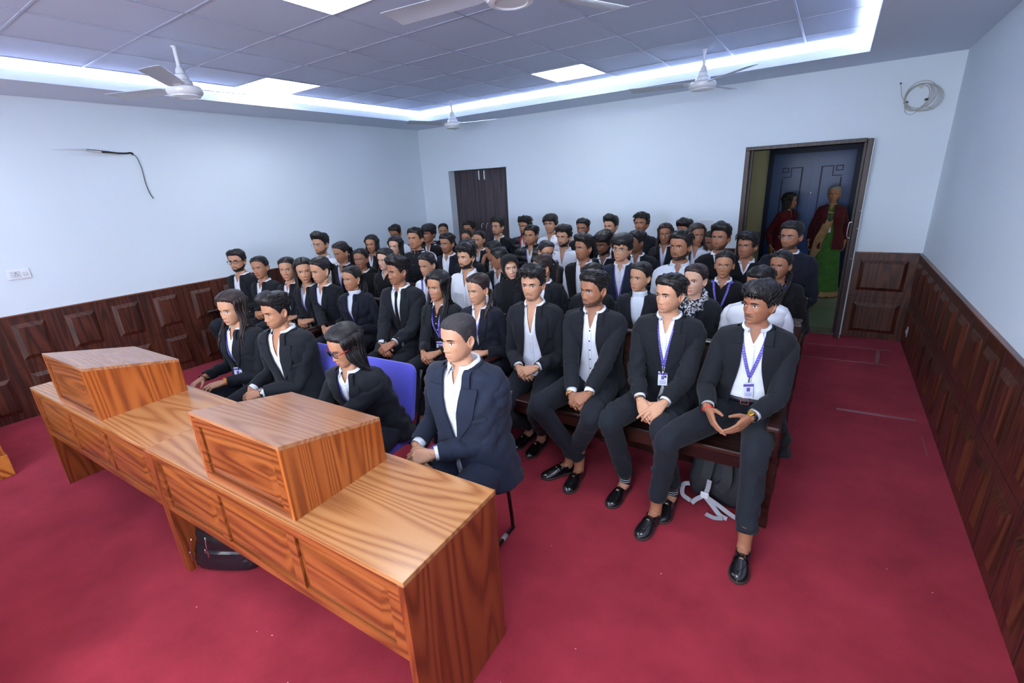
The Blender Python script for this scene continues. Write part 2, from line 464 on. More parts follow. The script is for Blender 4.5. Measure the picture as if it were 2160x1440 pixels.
for z in (0.9, 1.22, 1.40):
    b = MB(); b.cyl((DX1+0.03, YB-0.165, z), (DX1+0.05, YB-0.165, z), 0.005, 8, M_steel); b.obj('door_bolt', fr, smooth=True)
b = MB(); b.box((DX0, YB-0.04, 0), (DX1, YB+T, 0.018), mat('threshold_stone', (84, 84, 74), rough=0.4)); struct(b, 'trim_7')
# corridor beyond
M_cor = mat('corridor_paint', (206, 200, 156), rough=0.7); M_corf = mat('corridor_floor', (92, 108, 100), rough=0.3, noise=0.2, nscale=4)
YC = 9.1
b = MB(); b.box((-3.2, YB+T, -0.1), (2.6, YC, 0.0), M_corf); struct(b, 'floor')
b = MB(); b.box((-3.2, YC, 0), (-0.97, YC+0.1, 3), M_cor); b.box((0.26, YC, 0), (2.6, YC+0.1, 3), M_cor); b.box((-0.97, YC, 2.16), (0.26, YC+0.1, 3), M_cor); struct(b, 'wall_corridor')
b = MB(); b.box((-3.3, YB+T, 0), (-3.2, YC, 3), M_cor); struct(b, 'wall_corridor_left')
b = MB(); b.box((2.6, YB+T, 0), (2.7, YC, 3), M_cor); struct(b, 'wall_corridor_right')
b = MB(); b.box((-3.2, YB+T, 2.95), (2.6, YC, 3.05), M_soffit); struct(b, 'ceiling')
# blue double door across the corridor
M_blue = mat('blue_gloss_paint', (28, 66, 124), rough=0.38, coat=0.08, spec=0.3, noise=0.12, nscale=3)
M_blued = mat('blue_gloss_dark', (10, 26, 56), rough=0.4, coat=0.0, spec=0.2)
b = MB()
b.box((-0.97, YC-0.03, 0), (-0.90, YC+0.08, 2.16), M_blued); b.box((0.19, YC-0.03, 0), (0.26, YC+0.08, 2.16), M_blued); b.box((-0.90, YC-0.03, 2.08), (0.19, YC+0.08, 2.16), M_blued)
b.box((-0.40, YC+0.045, 0), (-0.31, YC+0.08, 2.08), M_blued)
d2 = struct(b, 'door_2')
for sx, x0, x1 in ((1, -0.90, -0.3555), (-1, 0.19, -0.3545)):
    b = MB(); xa, xb = min(x0, x1), max(x0, x1)
    b.box((xa, YC, 0.01), (xb, YC+0.05, 2.08), M_blue)
    xo = x0+sx*0.14; xi = x1-sx*0.12
    for (p, q_) in (((xo, 0.25), (xo+sx*0.02, 1.70)), ((xi, 0.25), (xi-sx*0.02, 1.86)), ((xi, 1.86), (xo+sx*0.12, 1.872)), ((xo+sx*0.12, 1.72), (xo+sx*0.132, 1.872)),
                    ((xo+sx*0.12, 1.72), (xo, 1.732)), ((xo, 1.86), (xo+sx*0.09, 1.872)), ((xo, 1.80), (xo+sx*0.012, 1.872)), ((xo, 1.795), (xo+sx*0.09, 1.807)), ((xo+sx*0.08, 1.8), (xo+sx*0.092, 1.872)), ((xi, 0.25), (xo, 0.262))):
        b.box((min(p[0], q_[0]), YC-0.004, p[1]), (max(p[0], q_[0])+0.0, YC, q_[1]), M_blued)
    lf = b.obj('door_leaf', d2)
b = MB(); b.cyl((-0.33, YC-0.03, 1.45), (-0.33, YC-0.03, 1.52), 0.006, 8, M_steel); b.cyl((-0.33, YC, 1.48), (-0.33, YC-0.035, 1.48), 0.006, 8, M_steel); b.obj('door_handle', d2)
# cupboard doors in the recess
YCB = YB+0.15
cb = empty('wall_cupboard', ((CX0+CX1)/2, YCB, 0), 'dark brown laminate double door of the recessed wall cupboard, closed', 'cupboard')
hw = (CX1-CX0)/2
for s in (-1, 1):
    b = MB(); b.box((min(s*0.001, s*hw), 0, 0.0), (max(s*0.001, s*hw), 0.02, CZ), M_cab, bev=0.0015)
    d = b.obj('door', cb)
    x = s*0.055
    b = MB(); b.box((x-0.012, -0.012, CZ-0.165), (x+0.012, 0, CZ-0.02), M_steel, bev=0.003); b.cyl((x, -0.016, CZ-0.15), (x, -0.016, CZ-0.03), 0.005, 8, M_steel); b.obj('bolt', d)
    x = s*0.05
    b = MB(); b.tube(crom([(x, 0, 1.12), (x, -0.03, 1.13), (x, -0.03, 1.22), (x, 0, 1.235)], 14), 0.006, 8, M_steel); b.box((x-0.012, -0.004, 1.225), (x+0.012, 0, 1.25), M_steel); b.obj('handle', d, smooth=True)
# wall plates
def plate(x, y, z, wdt, hgt, nx, ny, label, style):
    o = empty('wall_socket', (x, y, z), label, 'socket')
    def bx(a, c, m, nm, par=o, bev=0.003):
        q = MB()
        if abs(nx) > 0: q.box((min(0, nx*a[2]), a[0], a[1]), (nx*c[2], c[0], c[1]), m, bev=bev)
        else: q.box((a[0], min(0, ny*a[2]), a[1]), (c[0], ny*c[2], c[1]), m, bev=bev)
        return q.obj(nm, par)
    bx((-wdt/2, -hgt/2, 0), (wdt/2, hgt/2, 0.012), M_white, 'plate')
    g = mat('socket_grey', (205, 210, 218), rough=0.4)
    if style == 'socket':
        bx((-wdt/2+0.02, -hgt/2+0.014, 0.012), (0.012, hgt/2-0.014, 0.015), g, 'socket_face', bev=0.001)
        bx((0.022, -0.018, 0.012), (wdt/2-0.02, 0.018, 0.019), g, 'switch', bev=0.002)
        for (u, v, r_) in ((-0.02, 0.012, 0.0045), (-0.030, -0.008, 0.0035), (-0.010, -0.008, 0.0035)):
            q = MB(); q.cyl((nx*0.0145, u, v), (nx*0.0165, u, v), r_, 10, M_black) if nx else q.cyl((u, ny*0.0145, v), (u, ny*0.0165, v), r_, 10, M_black); q.obj('socket_hole', o)
    else:
        bx((-wdt/2+0.012, -hgt/2+0.012, 0.012), (wdt/2-0.012, hgt/2-0.012, 0.014), g, 'inner_frame', bev=0.001)
    return o
plate(XL, 1.03, 1.31, 0.15, 0.085, 1, 0, 'white wall socket with a switch on the left wall above the panelling', 'socket')
plate(-1.30, YB, 1.235, 0.19, 0.15, 0, -1, 'white rectangular switch plate on the back wall left of the open doorway', 'plain')
plate(XR-0.022, 5.98, 0.21, 0.13, 0.10, -1, 0, 'white socket low on the dark panelling of the right wall', 'socket')
# wires on the left wall
def wire(name, pts, r, m, par=None, n=40, k=8):
    q = MB(); q.tube(crom(pts, n), r, k, m); return q.obj(name, par, smooth=True)
x = XL
wo = empty('wire_stub', (x, 2.12, 2.35), 'bundle of black and white cable ends poking from the left wall, one black wire drooping', 'cable')
M_wh = mat('white_cable', (196, 196, 190), rough=0.5); M_clear = mat('clear_sleeve', (205, 210, 218), rough=0.2)
def rel(P): return [(p[0], p[1]-2.12, p[2]-2.35) for p in P]
wire('black_tape_wrap', rel([(0.0, 2.17, 2.335), (0.02, 2.15, 2.35), (0.02, 2.10, 2.345), (0.03, 2.01, 2.345), (0.05, 1.90, 2.35)]), 0.008, M_black, wo)
wire('white_cable_end', rel([(0.03, 2.02, 2.335), (0.045, 1.90, 2.345), (0.06, 1.76, 2.36)]), 0.006, M_wh, wo)
wire('black_cable_end', rel([(0.03, 2.02, 2.35), (0.05, 1.90, 2.362), (0.06, 1.75, 2.372)]), 0.003, M_black, wo)
wire('clear_sleeve_end', rel([(0.06, 1.78, 2.365), (0.07, 1.66, 2.365), (0.075, 1.52, 2.36)]), np.linspace(0.009, 0.001, 40), M_clear, wo)
wire('drooping_black_wire', rel([(0.01, 2.15, 2.345), (0.02, 2.185, 2.31), (0.015, 2.205, 2.2), (0.01, 2.205, 2.06), (0.012, 2.215, 1.96), (0.012, 2.235, 1.90)]), 0.0035, M_black, wo)
# coil of cable on the back wall
cc = empty('cable_coil', (0.55, YB, 2.45), 'grey coil of loose network cable hung on the back wall above the doorway corner', 'cable')
M_gc = mat('grey_cable', (178, 176, 172), rough=0.5)
rr = np.random.default_rng(3)
for i in range(9):
    ph = np.linspace(0, 2*PI, 40, endpoint=False)
    a_ = 0.085+0.008*i; c_ = 0.115+0.004*rr.random()
    dx = 0.006*i-0.02; dz = rr.normal()*0.006-0.002*i
    xx = a_*np.cos(ph); zz_ = c_*np.sin(ph)
    t = -0.35
    P = np.stack([dx+xx*math.cos(t)-zz_*math.sin(t), -0.012-0.004*i+0.002*np.sin(3*ph+i), dz+xx*math.sin(t)+zz_*math.cos(t)], 1)
    q = MB(); q.tube(P, 0.0028, 6, M_gc, closed=True); q.obj('cable_loop', cc, smooth=True)
wire('loose_end', [(-0.10, -0.01, -0.05), (-0.14, -0.012, 0.02), (-0.155, -0.01, 0.09), (-0.165, -0.01, 0.13)], 0.0028, M_gc, cc)
wire('loose_end', [(0.02, -0.03, -0.09), (0.07, -0.03, -0.10), (0.12, -0.03, -0.13)], 0.0025, M_gc, cc)
wire('loose_end', [(-0.10, -0.02, -0.05), (-0.09, -0.02, -0.13), (-0.04, -0.02, -0.155), (0.02, -0.02, -0.12)], 0.0025, M_gc, cc)
q = MB(); q.box((-0.115, -0.03, -0.05), (-0.08, -0.004, -0.035), M_black, bev=0.003); q.obj('tie', cc)
q = MB(); q.box((0.04, -0.05, -0.045), (0.065, -0.01, -0.028), M_black, bev=0.003); q.obj('tie', cc)
q = MB(); q.cyl((-0.165, -0.002, 0.132), (-0.165, -0.02, 0.132), 0.008, 10, M_black); q.obj('wall_plug', cc)
q = MB(); q.cyl((0.0, -0.001, 0.085), (0.0, -0.014, 0.085), 0.017, 14, M_wh); q.obj('wall_button', cc)
# tape strips on the carpet
M_tape = mat('clear_tape', (150, 92, 102), rough=0.25, coat=0.3)
tp = [((-0.10, 5.89), (0.71, 5.96), 0.022, 'strip of clear tape across the carpet nearest the doorway'), ((-0.12, 5.42), (0.66, 5.49), 0.022, 'long strip of clear tape across the carpet, second from the doorway'),
      ((0.56, 5.46), (0.60, 5.92), 0.03, 'short strip of clear tape joining the two long strips by the doorway'), ((0.24, 4.23), (0.74, 4.27), 0.035, 'thick strip of clear tape across the carpet midway along the right aisle'),
      ((0.745, 4.0), (0.745, 3.72), 0.008, 'thin pale sliver of tape running along the carpet near the right wall')]
for (p0, p1, w_, lb) in tp:
    p0, p1 = np.array(p0), np.array(p1); d = p1-p0; L_ = np.linalg.norm(d); d = d/L_; n_ = np.array([-d[1], d[0]])
    q = MB(); q.box((0, -w_/2, 0), (L_, w_/2, 0.0012), M_tape)
    o = q.obj('carpet_tape', loc=(p0[0], p0[1], 0.0), rotz=math.atan2(d[1], d[0])); tag(o, lb, 'tape', 'clear tape strips on the carpet')
# ---------------------------------------------------------------- fans
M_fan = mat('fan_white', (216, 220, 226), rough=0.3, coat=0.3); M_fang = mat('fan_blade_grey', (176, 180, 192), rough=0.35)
def make_fan():
    r = empty('ceiling_fan', (0, 0, 0), '', 'ceiling fan', 'white ceiling fans')
    q = MB(); q.cyl((0, 0, 0), (0, 0, -0.17), 0.0135, 14, M_fan); q.obj('down_rod', r, smooth='auto')
    q = MB(); q.lathe([(0.02, 0.0), (0.022, -0.006), (0.0145, -0.012)], n=20, m=M_fan); q.obj('ceiling_canopy', r, smooth=True)
    q = MB(); q.lathe([(0.014, -0.13), (0.024, -0.145), (0.03, -0.16), (0.032, -0.18), (0.045, -0.19), (0.048, -0.22), (0.064, -0.232), (0.068, -0.262)], n=24, m=M_fan); q.obj('motor_cover', r, smooth='auto')
    q = MB(); q.lathe([(0.06, -0.262), (0.105, -0.266), (0.118, -0.275), (0.12, -0.30), (0.112, -0.318), (0.10, -0.326), (0.098, -0.334), (0.075, -0.338), (0.07, -0.334), (0.02, -0.334)], n=32, m=M_fan); q.obj('motor_housing', r, smooth='auto')
    for k in range(3):
        a = k*2*PI/3; ca, sa = math.cos(a), math.sin(a)
        q = MB()
        prof = [(0.13, 0.035), (0.16, 0.052), (0.20, 0.060), (0.62, 0.067), (0.655, 0.066)]
        rows = []
        for (rr_, w_) in prof:
            row = []
            for t in (-1, -0.5, 0, 0.5, 1):
                row.append((rr_+(0.012*t if rr_ > 0.6 else 0), t*w_, -0.278+t*w_*0.17+0.004*(1-t*t)))
            rows.append(row)
        rows = np.array(rows); R = np.array([[ca, -sa, 0], [sa, ca, 0], [0, 0, 1]])
        top = rows@R.T; bot = (rows-[0, 0, 0.0025])@R.T
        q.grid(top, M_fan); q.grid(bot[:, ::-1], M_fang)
        A = top; B_ = bot
        ring_t = np.concatenate([A[0], A[1:, -1], A[-1, ::-1][1:], A[::-1, 0][1:-1]]); ring_b = np.concatenate([B_[0], B_[1:, -1], B_[-1, ::-1][1:], B_[::-1, 0][1:-1]])
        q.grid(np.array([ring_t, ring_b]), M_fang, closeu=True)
        bl = q.obj('blade', r, smooth='auto')
        q = MB(); P = np.array([(0.10, -0.018, -0.276), (0.17, -0.03, -0.275), (0.17, 0.03, -0.265), (0.10, 0.018, -0.27)])@R.T
        q.add(np.vstack([P, P-[0, 0, 0.008]]), [(0, 1, 2, 3), (7, 6, 5, 4), (0, 4, 5, 1), (1, 5, 6, 2), (2, 6, 7, 3), (3, 7, 4, 0)], M_fan)
        q.obj('blade_bracket', bl)
    return r
fans = [((-4.15, 1.93), 81, 'white three-blade ceiling fan at the left, nearest the left wall'), ((-4.35, 5.25), 12, 'white ceiling fan at the far corner of the ceiling tray, smallest in view'),
        ((-1.17, 5.08), 75, 'white ceiling fan hanging before the back wall, right of the doorway cupboard'), ((-1.28, 2.0), 66, 'white ceiling fan cut off at the top edge of the view')]
f0 = make_fan()
for i, ((fx, fy), ang, lb) in enumerate(fans):
    f = f0 if i == 0 else copy_tree(f0)
    f.location = (fx, fy, Z2); f.rotation_euler = (0, 0, math.radians(ang)); f['label'] = lb

# ---------------------------------------------------------------- desks with lecterns
DH, DL, DD = 0.74, 1.679, 0.506
def make_desk(loc, rz, label, seed):
    r = empty('wooden_desk', loc, label, 'desk', 'long teak desks in front', rotz=rz)
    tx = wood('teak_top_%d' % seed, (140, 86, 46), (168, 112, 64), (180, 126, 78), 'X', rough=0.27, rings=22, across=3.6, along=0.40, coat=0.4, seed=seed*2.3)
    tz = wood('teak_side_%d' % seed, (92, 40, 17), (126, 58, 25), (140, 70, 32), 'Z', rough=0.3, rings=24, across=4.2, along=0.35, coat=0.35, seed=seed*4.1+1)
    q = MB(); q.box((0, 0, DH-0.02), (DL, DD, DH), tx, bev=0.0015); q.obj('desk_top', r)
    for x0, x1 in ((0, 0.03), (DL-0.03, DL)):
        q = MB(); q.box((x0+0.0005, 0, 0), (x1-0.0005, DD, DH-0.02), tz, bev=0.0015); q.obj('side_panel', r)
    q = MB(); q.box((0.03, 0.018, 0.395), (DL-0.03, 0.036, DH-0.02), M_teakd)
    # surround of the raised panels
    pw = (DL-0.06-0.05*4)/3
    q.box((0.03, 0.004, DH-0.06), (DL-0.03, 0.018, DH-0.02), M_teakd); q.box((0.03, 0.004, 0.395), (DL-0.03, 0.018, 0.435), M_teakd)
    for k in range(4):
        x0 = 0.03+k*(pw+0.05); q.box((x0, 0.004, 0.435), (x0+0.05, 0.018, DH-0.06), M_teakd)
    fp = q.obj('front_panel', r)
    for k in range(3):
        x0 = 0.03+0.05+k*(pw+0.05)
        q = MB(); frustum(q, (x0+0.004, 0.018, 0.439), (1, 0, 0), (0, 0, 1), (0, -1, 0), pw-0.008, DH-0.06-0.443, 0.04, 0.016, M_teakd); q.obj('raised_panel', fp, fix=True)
    q = MB(); q.box((0.03, 0.05, 0.46), (DL-0.03, DD-0.03, 0.475), M_teakd); q.obj('shelf', r)
    return r
def make_lectern(loc, rz, label, seed):
    r = empty('lectern_box', loc, label, 'lectern', 'sloped lectern boxes on the desks', rotz=rz)
    LW, LD, H0, H1 = 0.605, 0.445, 0.306, 0.206
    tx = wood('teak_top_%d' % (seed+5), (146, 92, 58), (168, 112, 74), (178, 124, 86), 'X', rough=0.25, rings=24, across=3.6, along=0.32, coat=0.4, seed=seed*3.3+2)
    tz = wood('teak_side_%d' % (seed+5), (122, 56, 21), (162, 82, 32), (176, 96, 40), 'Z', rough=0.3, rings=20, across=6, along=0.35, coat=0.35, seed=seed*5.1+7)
    def slab(y0, y1, z_off0, z_off1, x0, x1, m):
        zt = lambda y: H0+(H1-H0)*y/LD
        V = [(x0, y0, zt(y0)+z_off0), (x1, y0, zt(y0)+z_off0), (x1, y1, zt(y1)+z_off0), (x0, y1, zt(y1)+z_off0),
             (x0, y0, zt(y0)+z_off1), (x1, y0, zt(y0)+z_off1), (x1, y1, zt(y1)+z_off1), (x0, y1, zt(y1)+z_off1)]
        return V, [(0, 1, 2, 3), (7, 6, 5, 4), (0, 4, 5, 1), (1, 5, 6, 2), (2, 6, 7, 3), (3, 7, 4, 0)]
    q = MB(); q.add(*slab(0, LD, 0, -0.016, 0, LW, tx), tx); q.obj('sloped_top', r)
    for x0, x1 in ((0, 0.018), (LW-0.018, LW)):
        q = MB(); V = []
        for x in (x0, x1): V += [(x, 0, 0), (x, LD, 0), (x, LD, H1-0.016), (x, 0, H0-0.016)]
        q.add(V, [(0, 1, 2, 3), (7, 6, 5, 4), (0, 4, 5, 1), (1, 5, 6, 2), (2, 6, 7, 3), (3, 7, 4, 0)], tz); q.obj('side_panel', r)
    q = MB(); q.box((0.018, 0.012, 0.0), (LW-0.018, 0.026, H0-0.018), M_teakd)
    for (a, c) in (((0.018, 0.0, 0.0), (LW-0.018, 0.012, 0.035)), ((0.018, 0.0, H0-0.055), (LW-0.018, 0.012, H0-0.018)), ((0.018, 0, 0.035), (0.055, 0.012, H0-0.055)), ((LW-0.055, 0, 0.035), (LW-0.018, 0.012, H0-0.055))):
        q.box(a, c, M_teakd)
    fp = q.obj('front_panel', r)
    q = MB(); frustum(q, (0.058, 0.012, 0.038), (1, 0, 0), (0, 0, 1), (0, -1, 0), LW-0.116, H0-0.096, 0.036, 0.014, M_teakd); q.obj('raised_panel', fp, fix=True)
    return r
DR = math.radians(2.15); dc, ds = math.cos(DR), math.sin(DR)
A0 = np.array([-4.276, 0.573])
def dl(x, y): return (A0[0]+x*dc-y*ds, A0[1]+x*ds+y*dc)
make_desk((*dl(0, 0), 0), DR, 'long teak desk farther from the camera, at the left wall', 1)
make_desk((*dl(DL+0.001, 0), 0), DR, 'long teak desk nearest the camera, ending before the suited older man', 2)
make_lectern((*dl(0.49, 0.018), DH), DR, 'sloped teak lectern box on the far left desk', 1)
make_lectern((*dl(2.212, 0.018), DH), DR, 'sloped teak lectern box on the near desk', 2)
# low timber platform and witness box at the left edge
pf = empty('timber_platform', (-4.79, 0.40, 0), 'teak timber plinth cut by the left edge of the view', 'platform')
q = MB(); q.box((-1.2, -2.2, 0), (0, 0, 0.17), M_teak['X'], bev=0.003); q.obj('plinth', pf)
q = MB(); q.box((-1.2, -2.2, 0.17), (-0.0, -0.012, 0.30), M_teak['Z'], bev=0.003); q.obj('upper_step', pf)
q = MB(); q.box((-1.0, -1.0, 0), (0, 0, 0.78), M_teak['Z'], bev=0.003)
wb = q.obj('side_cabinet', loc=(-2.33, -0.24, 0)); tag(wb, 'corner of a teak cabinet at the bottom left edge of the view', 'cabinet')

# ---------------------------------------------------------------- benches
def make_bench(L_):
    r = empty('courtroom_bench', (0, 0, 0), '', 'bench', 'dark wooden benches in rows')
    m = M_bench
    q = MB(); q.box((0.03, -0.40, 0.405), (L_-0.03, 0.0, 0.435), m, bev=0.006); q.box((0.04, -0.39, 0.335), (L_-0.04, -0.365, 0.405), m, bev=0.003); q.obj('seat', r)
    q = MB()
    P = []
    for (y, z) in ((0.0, 0.42), (0.025, 0.42), (0.105, 0.865), (0.075, 0.87)): P.append((y, z))
    V = [(0.03, y, z) for y, z in P]+[(L_-0.03, y, z) for y, z in P]
    q.add(V, [(3, 2, 1, 0), (4, 5, 6, 7), (0, 1, 5, 4), (1, 2, 6, 5), (2, 3, 7, 6), (3, 0, 4, 7)], m)
    q.box((0.0, 0.06, 0.85), (L_, 0.12, 0.88), m, bev=0.006)
    q.obj('backrest', r)
    for x0, x1 in ((0.0, 0.045), (L_-0.045, L_)):
        q = MB()
        q.box((x0, -0.38, 0.0), (x1, -0.32, 0.60), m, bev=0.004); q.box((x0, 0.0, 0.0), (x1, 0.06, 0.86), m, bev=0.004); q.box((x0, -0.34, 0.06), (x1, 0.02, 0.12), m, bev=0.004)
        q.box((x0+0.005, -0.34, 0.33), (x1-0.005, 0.02, 0.42), m)
        e = q.obj('end_frame', r)
        q = MB(); q.box((max(x0-0.02, 0), -0.42, 0.60), (min(x1+0.02, L_), 0.05, 0.63), m, bev=0.008); q.obj('armrest', r)
    q = MB(); q.box((0.045, -0.04, 0.07), (L_-0.045, -0.015, 0.15), m, bev=0.003); q.obj('stretcher', r)
    return r
BL = 1.95
b0 = make_bench(BL)
brow = [(2.83, 'first row from the desks'), (3.50, 'second row'), (4.18, 'third row'), (4.87, 'fourth row'), (5.62, 'last row by the back wall')]
bcol = [(-2.02, 'right-hand column by the aisle'), (-4.0, 'middle column'), (-5.98, 'left-hand column by the left wall')]
first = True
for y, ry in brow:
    for x, cx in bcol:
        o = b0 if first else copy_tree(b0); first = False
        o.location = (x, y, 0); o['label'] = 'dark brown wooden bench, %s, %s' % (ry, cx)

# ---------------------------------------------------------------- visitor chairs
M_bf = mat('blue_upholstery', (78, 76, 190), rough=0.8, bump=0.15, bscale=300, sheen=0.3)
def rounded_pad(w_, h_, t_, n=7, r=0.06, bulge=0.01):
    """pad in the XZ plane, thickness along Y"""
    pts = []
    for (cx, cz, a0) in ((w_/2-r, h_-r, 0), (-w_/2+r, h_-r, PI/2), (-w_/2+r*0.6, r*0.6, PI), (w_/2-r*0.6, r*0.6, 1.5*PI)):
        rr_ = r if cz > h_/2 else r*0.6
        for t in np.linspace(0, PI/2, n): pts.append((cx+rr_*math.cos(a0+t), cz+rr_*math.sin(a0+t)))
    pts = np.array(pts); c = pts.mean(0)
    rings = []
    for s, y in ((0.0, -t_/2-bulge), (0.5, -t_/2-bulge*0.9), (0.9, -t_/2-bulge*0.2), (0.98, -t_/2+0.004), (1.0, 0), (0.98, t_/2-0.002), (0.9, t_/2), (0.0, t_/2)):
        rings.append([(c[0]+(p[0]-c[0])*max(s, 0.01), y, c[1]+(p[1]-c[1])*max(s, 0.01)) for p in pts])
    return np.array(rings)
def make_chair():
    r = empty('visitor_chair', (0, 0, 0), '', 'chair', 'blue visitor chairs at the desks')
    G = rounded_pad(0.44, 0.36, 0.035)
    th = math.radians(-14); c, s = math.cos(th), math.sin(th)
    y = G[..., 1]*c-G[..., 2]*s; z = G[..., 1]*s+G[..., 2]*c
    B = np.stack([G[..., 0], y+0.205, z+0.52], -1)
    q = MB(); q.grid(B, M_bf, closeu=True, capa=True, capb=True); q.obj('backrest', r, smooth='auto')
    G = rounded_pad(0.45, 0.44, 0.045)
    S = np.stack([G[..., 0], -G[..., 2]+0.21, -G[..., 1]+0.445], -1)
    q = MB(); q.grid(S, M_bf, closeu=True, capa=True, capb=True); q.obj('seat', r, smooth='auto')
    for sx in (-1, 1):
        x = sx*0.235
        P = [(x, 0.315, 0.83), (x, 0.26, 0.62), (x, 0.21, 0.42), (x, 0.235, 0.2), (x, 0.25, 0.03), (x, 0.22, 0.012), (x, -0.18, 0.012), (x, -0.215, 0.03), (x, -0.20, 0.2), (x, -0.17, 0.41)]
        q = MB(); q.tube(crom(P, 46), 0.0105, 10, M_blackm); lg = q.obj('side_frame', r, smooth=True)
        q = MB(); q.tube([(x, 0.14, 0.012), (x, 0.18, 0.012)], 0.014, 10, mat('grey_foot', (150, 150, 150), rough=0.5)); q.obj('foot_glide', lg, smooth=True)
        q = MB(); q.tube(crom([(x, 0.205, 0.41), (x*0.9, 0.15, 0.42), (x*0.6, 0.1, 0.42)], 8), 0.009, 8, M_blackm); q.obj('seat_bracket', lg, smooth=True)
    q = MB(); q.tube([(-0.235, -0.15, 0.41), (0.235, -0.15, 0.41)], 0.01, 8, M_blackm); q.obj('cross_bar', r, smooth=True)
    q = MB(); q.tube([(-0.235, 0.19, 0.41), (0.235, 0.19, 0.41)], 0.01, 8, M_blackm); q.obj('cross_bar', r, smooth=True)
    return r
chs = [(-1.49, 1.50, 3, 'blue padded chair under the older man in the navy suit'), (-2.13, 1.50, 4, 'blue padded chair behind the woman with red-armed glasses'),
       (-2.86, 1.52, 2, 'blue padded chair under the man with the tall swept hair'), (-3.43, 1.52, 0, 'blue padded chair under the long-haired woman by the left desk')]
c0 = make_chair()
for i, (x, y, rz, lb) in enumerate(chs):
    o = c0 if i == 0 else copy_tree(c0)
    o.location = (x, y, 0); o.rotation_euler = (0, 0, math.radians(rz)); o['label'] = lb
# ---------------------------------------------------------------- people: materials
def skin_mat(name, rgb, lip):
    m = bpy.data.materials.new(name); m.use_nodes = True
    nt = m.node_tree; N = nt.nodes.new; L = nt.links.new; b = nt.nodes['Principled BSDF']
    b.inputs['Roughness'].default_value = 0.5; b.inputs['Specular IOR Level'].default_value = 0.4
    b.inputs['Subsurface Weight'].default_value = 0.08; b.inputs['Subsurface Radius'].default_value = (0.012, 0.005, 0.003)
    base = lin(rgb)
    tc = N('ShaderNodeTexCoord'); n = N('ShaderNodeTexNoise'); n.inputs['Scale'].default_value = 28; n.inputs['Detail'].default_value = 4
    L(tc.outputs['Object'], n.inputs['Vector'])
    r = N('ShaderNodeValToRGB'); e = r.color_ramp.elements
    e[0].position = 0.3; e[0].color = (*[x*0.93 for x in base], 1); e[1].position = 0.7; e[1].color = (*[min(1, x*1.06) for x in base], 1)
    L(n.outputs[0], r.inputs[0]); prev = r.outputs[0]
    for nm, c, k in (('cheek', (base[0]*1.05, base[1]*0.72, base[2]*0.68), 0.5), ('lip', lin(lip), 0.85), ('beard', (0.016, 0.013, 0.013), 0.92), ('mark', (0.45, 0.03, 0.02), 1.0)):
        a = N('ShaderNodeAttribute'); a.attribute_name = nm
        mu = N('ShaderNodeMath'); mu.operation = 'MULTIPLY'; mu.inputs[1].default_value = k; mu.use_clamp = True; L(a.outputs['Fac'], mu.inputs[0])
        mx = N('ShaderNodeMix'); mx.data_type = 'RGBA'; L(mu.outputs[0], mx.inputs[0]); L(prev, mx.inputs[6]); mx.inputs[7].default_value = (*c, 1)
        prev = mx.outputs[2]
    L(prev, b.inputs['Base Color'])
    return m
SKIN = {
 'fair': skin_mat('skin_fair', (208, 162, 138), (196, 92, 96)),
 'light': skin_mat('skin_light', (192, 142, 112), (176, 86, 86)),
 'mid': skin_mat('skin_mid', (176, 124, 94), (150, 82, 76)),
 'tan': skin_mat('skin_tan', (156, 106, 80), (132, 72, 66)),
 'dark': skin_mat('skin_dark', (122, 80, 60), (108, 58, 54)),
}
def hair_mat(name, rgb, rough=0.48):
    m = bpy.data.materials.new(name); m.use_nodes = True
    nt = m.node_tree; N = nt.nodes.new; L = nt.links.new; b = nt.nodes['Principled BSDF']
    b.inputs['Roughness'].default_value = rough; b.inputs['Specular IOR Level'].default_value = 0.45
    tc = N('ShaderNodeTexCoord'); mp = N('ShaderNodeMapping'); mp.inputs['Scale'].default_value = (220, 40, 40)
    L(tc.outputs['Object'], mp.inputs[0])
    n = N('ShaderNodeTexNoise'); n.inputs['Scale'].default_value = 1.0; n.inputs['Detail'].default_value = 3
    L(mp.outputs[0], n.inputs['Vector'])
    c = lin(rgb); r = N('ShaderNodeValToRGB'); e = r.color_ramp.elements
    e[0].position = 0.3; e[0].color = (*[x*0.5 for x in c], 1); e[1].position = 0.75; e[1].color = (*[min(1, x*1.7) for x in c], 1)
    L(n.outputs[0], r.inputs[0]); L(r.outputs[0], b.inputs['Base Color'])
    bp = N('ShaderNodeBump'); bp.inputs['Strength'].default_value = 0.5; bp.inputs['Distance'].default_value = 0.003
    L(n.outputs[0], bp.inputs['Height']); L(bp.outputs[0], b.inputs['Normal'])
    return m
HAIRM = {'black': hair_mat('hair_black', (19, 16, 18)), 'brown': hair_mat('hair_dark_brown', (42, 29, 28)), 'grey': hair_mat('hair_grey', (128, 122, 118)), 'buzz': hair_mat('hair_cropped', (44, 40, 42), 0.7)}
def cloth(name, rgb, rough=0.85, bump=0.12, bs=380, sheen=0.05, noise=0.06):
    return mat(name, rgb, rough=rough, bump=bump, bscale=bs, sheen=sheen, noise=noise, nscale=14, spec=0.25)
M_suit = cloth('suit_black', (23, 26, 33)); M_navy = cloth('suit_navy', (30, 37, 54)); M_suitb = cloth('suit_blueblack', (22, 25, 38))
M_knit = cloth('knit_black', (17, 17, 22), bump=0.3, bs=160); M_trou = cloth('trouser_charcoal', (26, 30, 39)); M_shirt = cloth('shirt_white', (226, 230, 240), rough=0.8, noise=0.03, sheen=0.0)
M_shirtb = cloth('shirt_pale_striped', (206, 214, 226), noise=0.05); M_turtle = cloth('turtleneck_white', (214, 222, 236), bump=0.3, bs=200)
M_puff = mat('puffer_black', (18, 19, 24), rough=0.4, noise=0.1); M_scarf = mat('scarf_print', (120, 120, 124), rough=0.9)
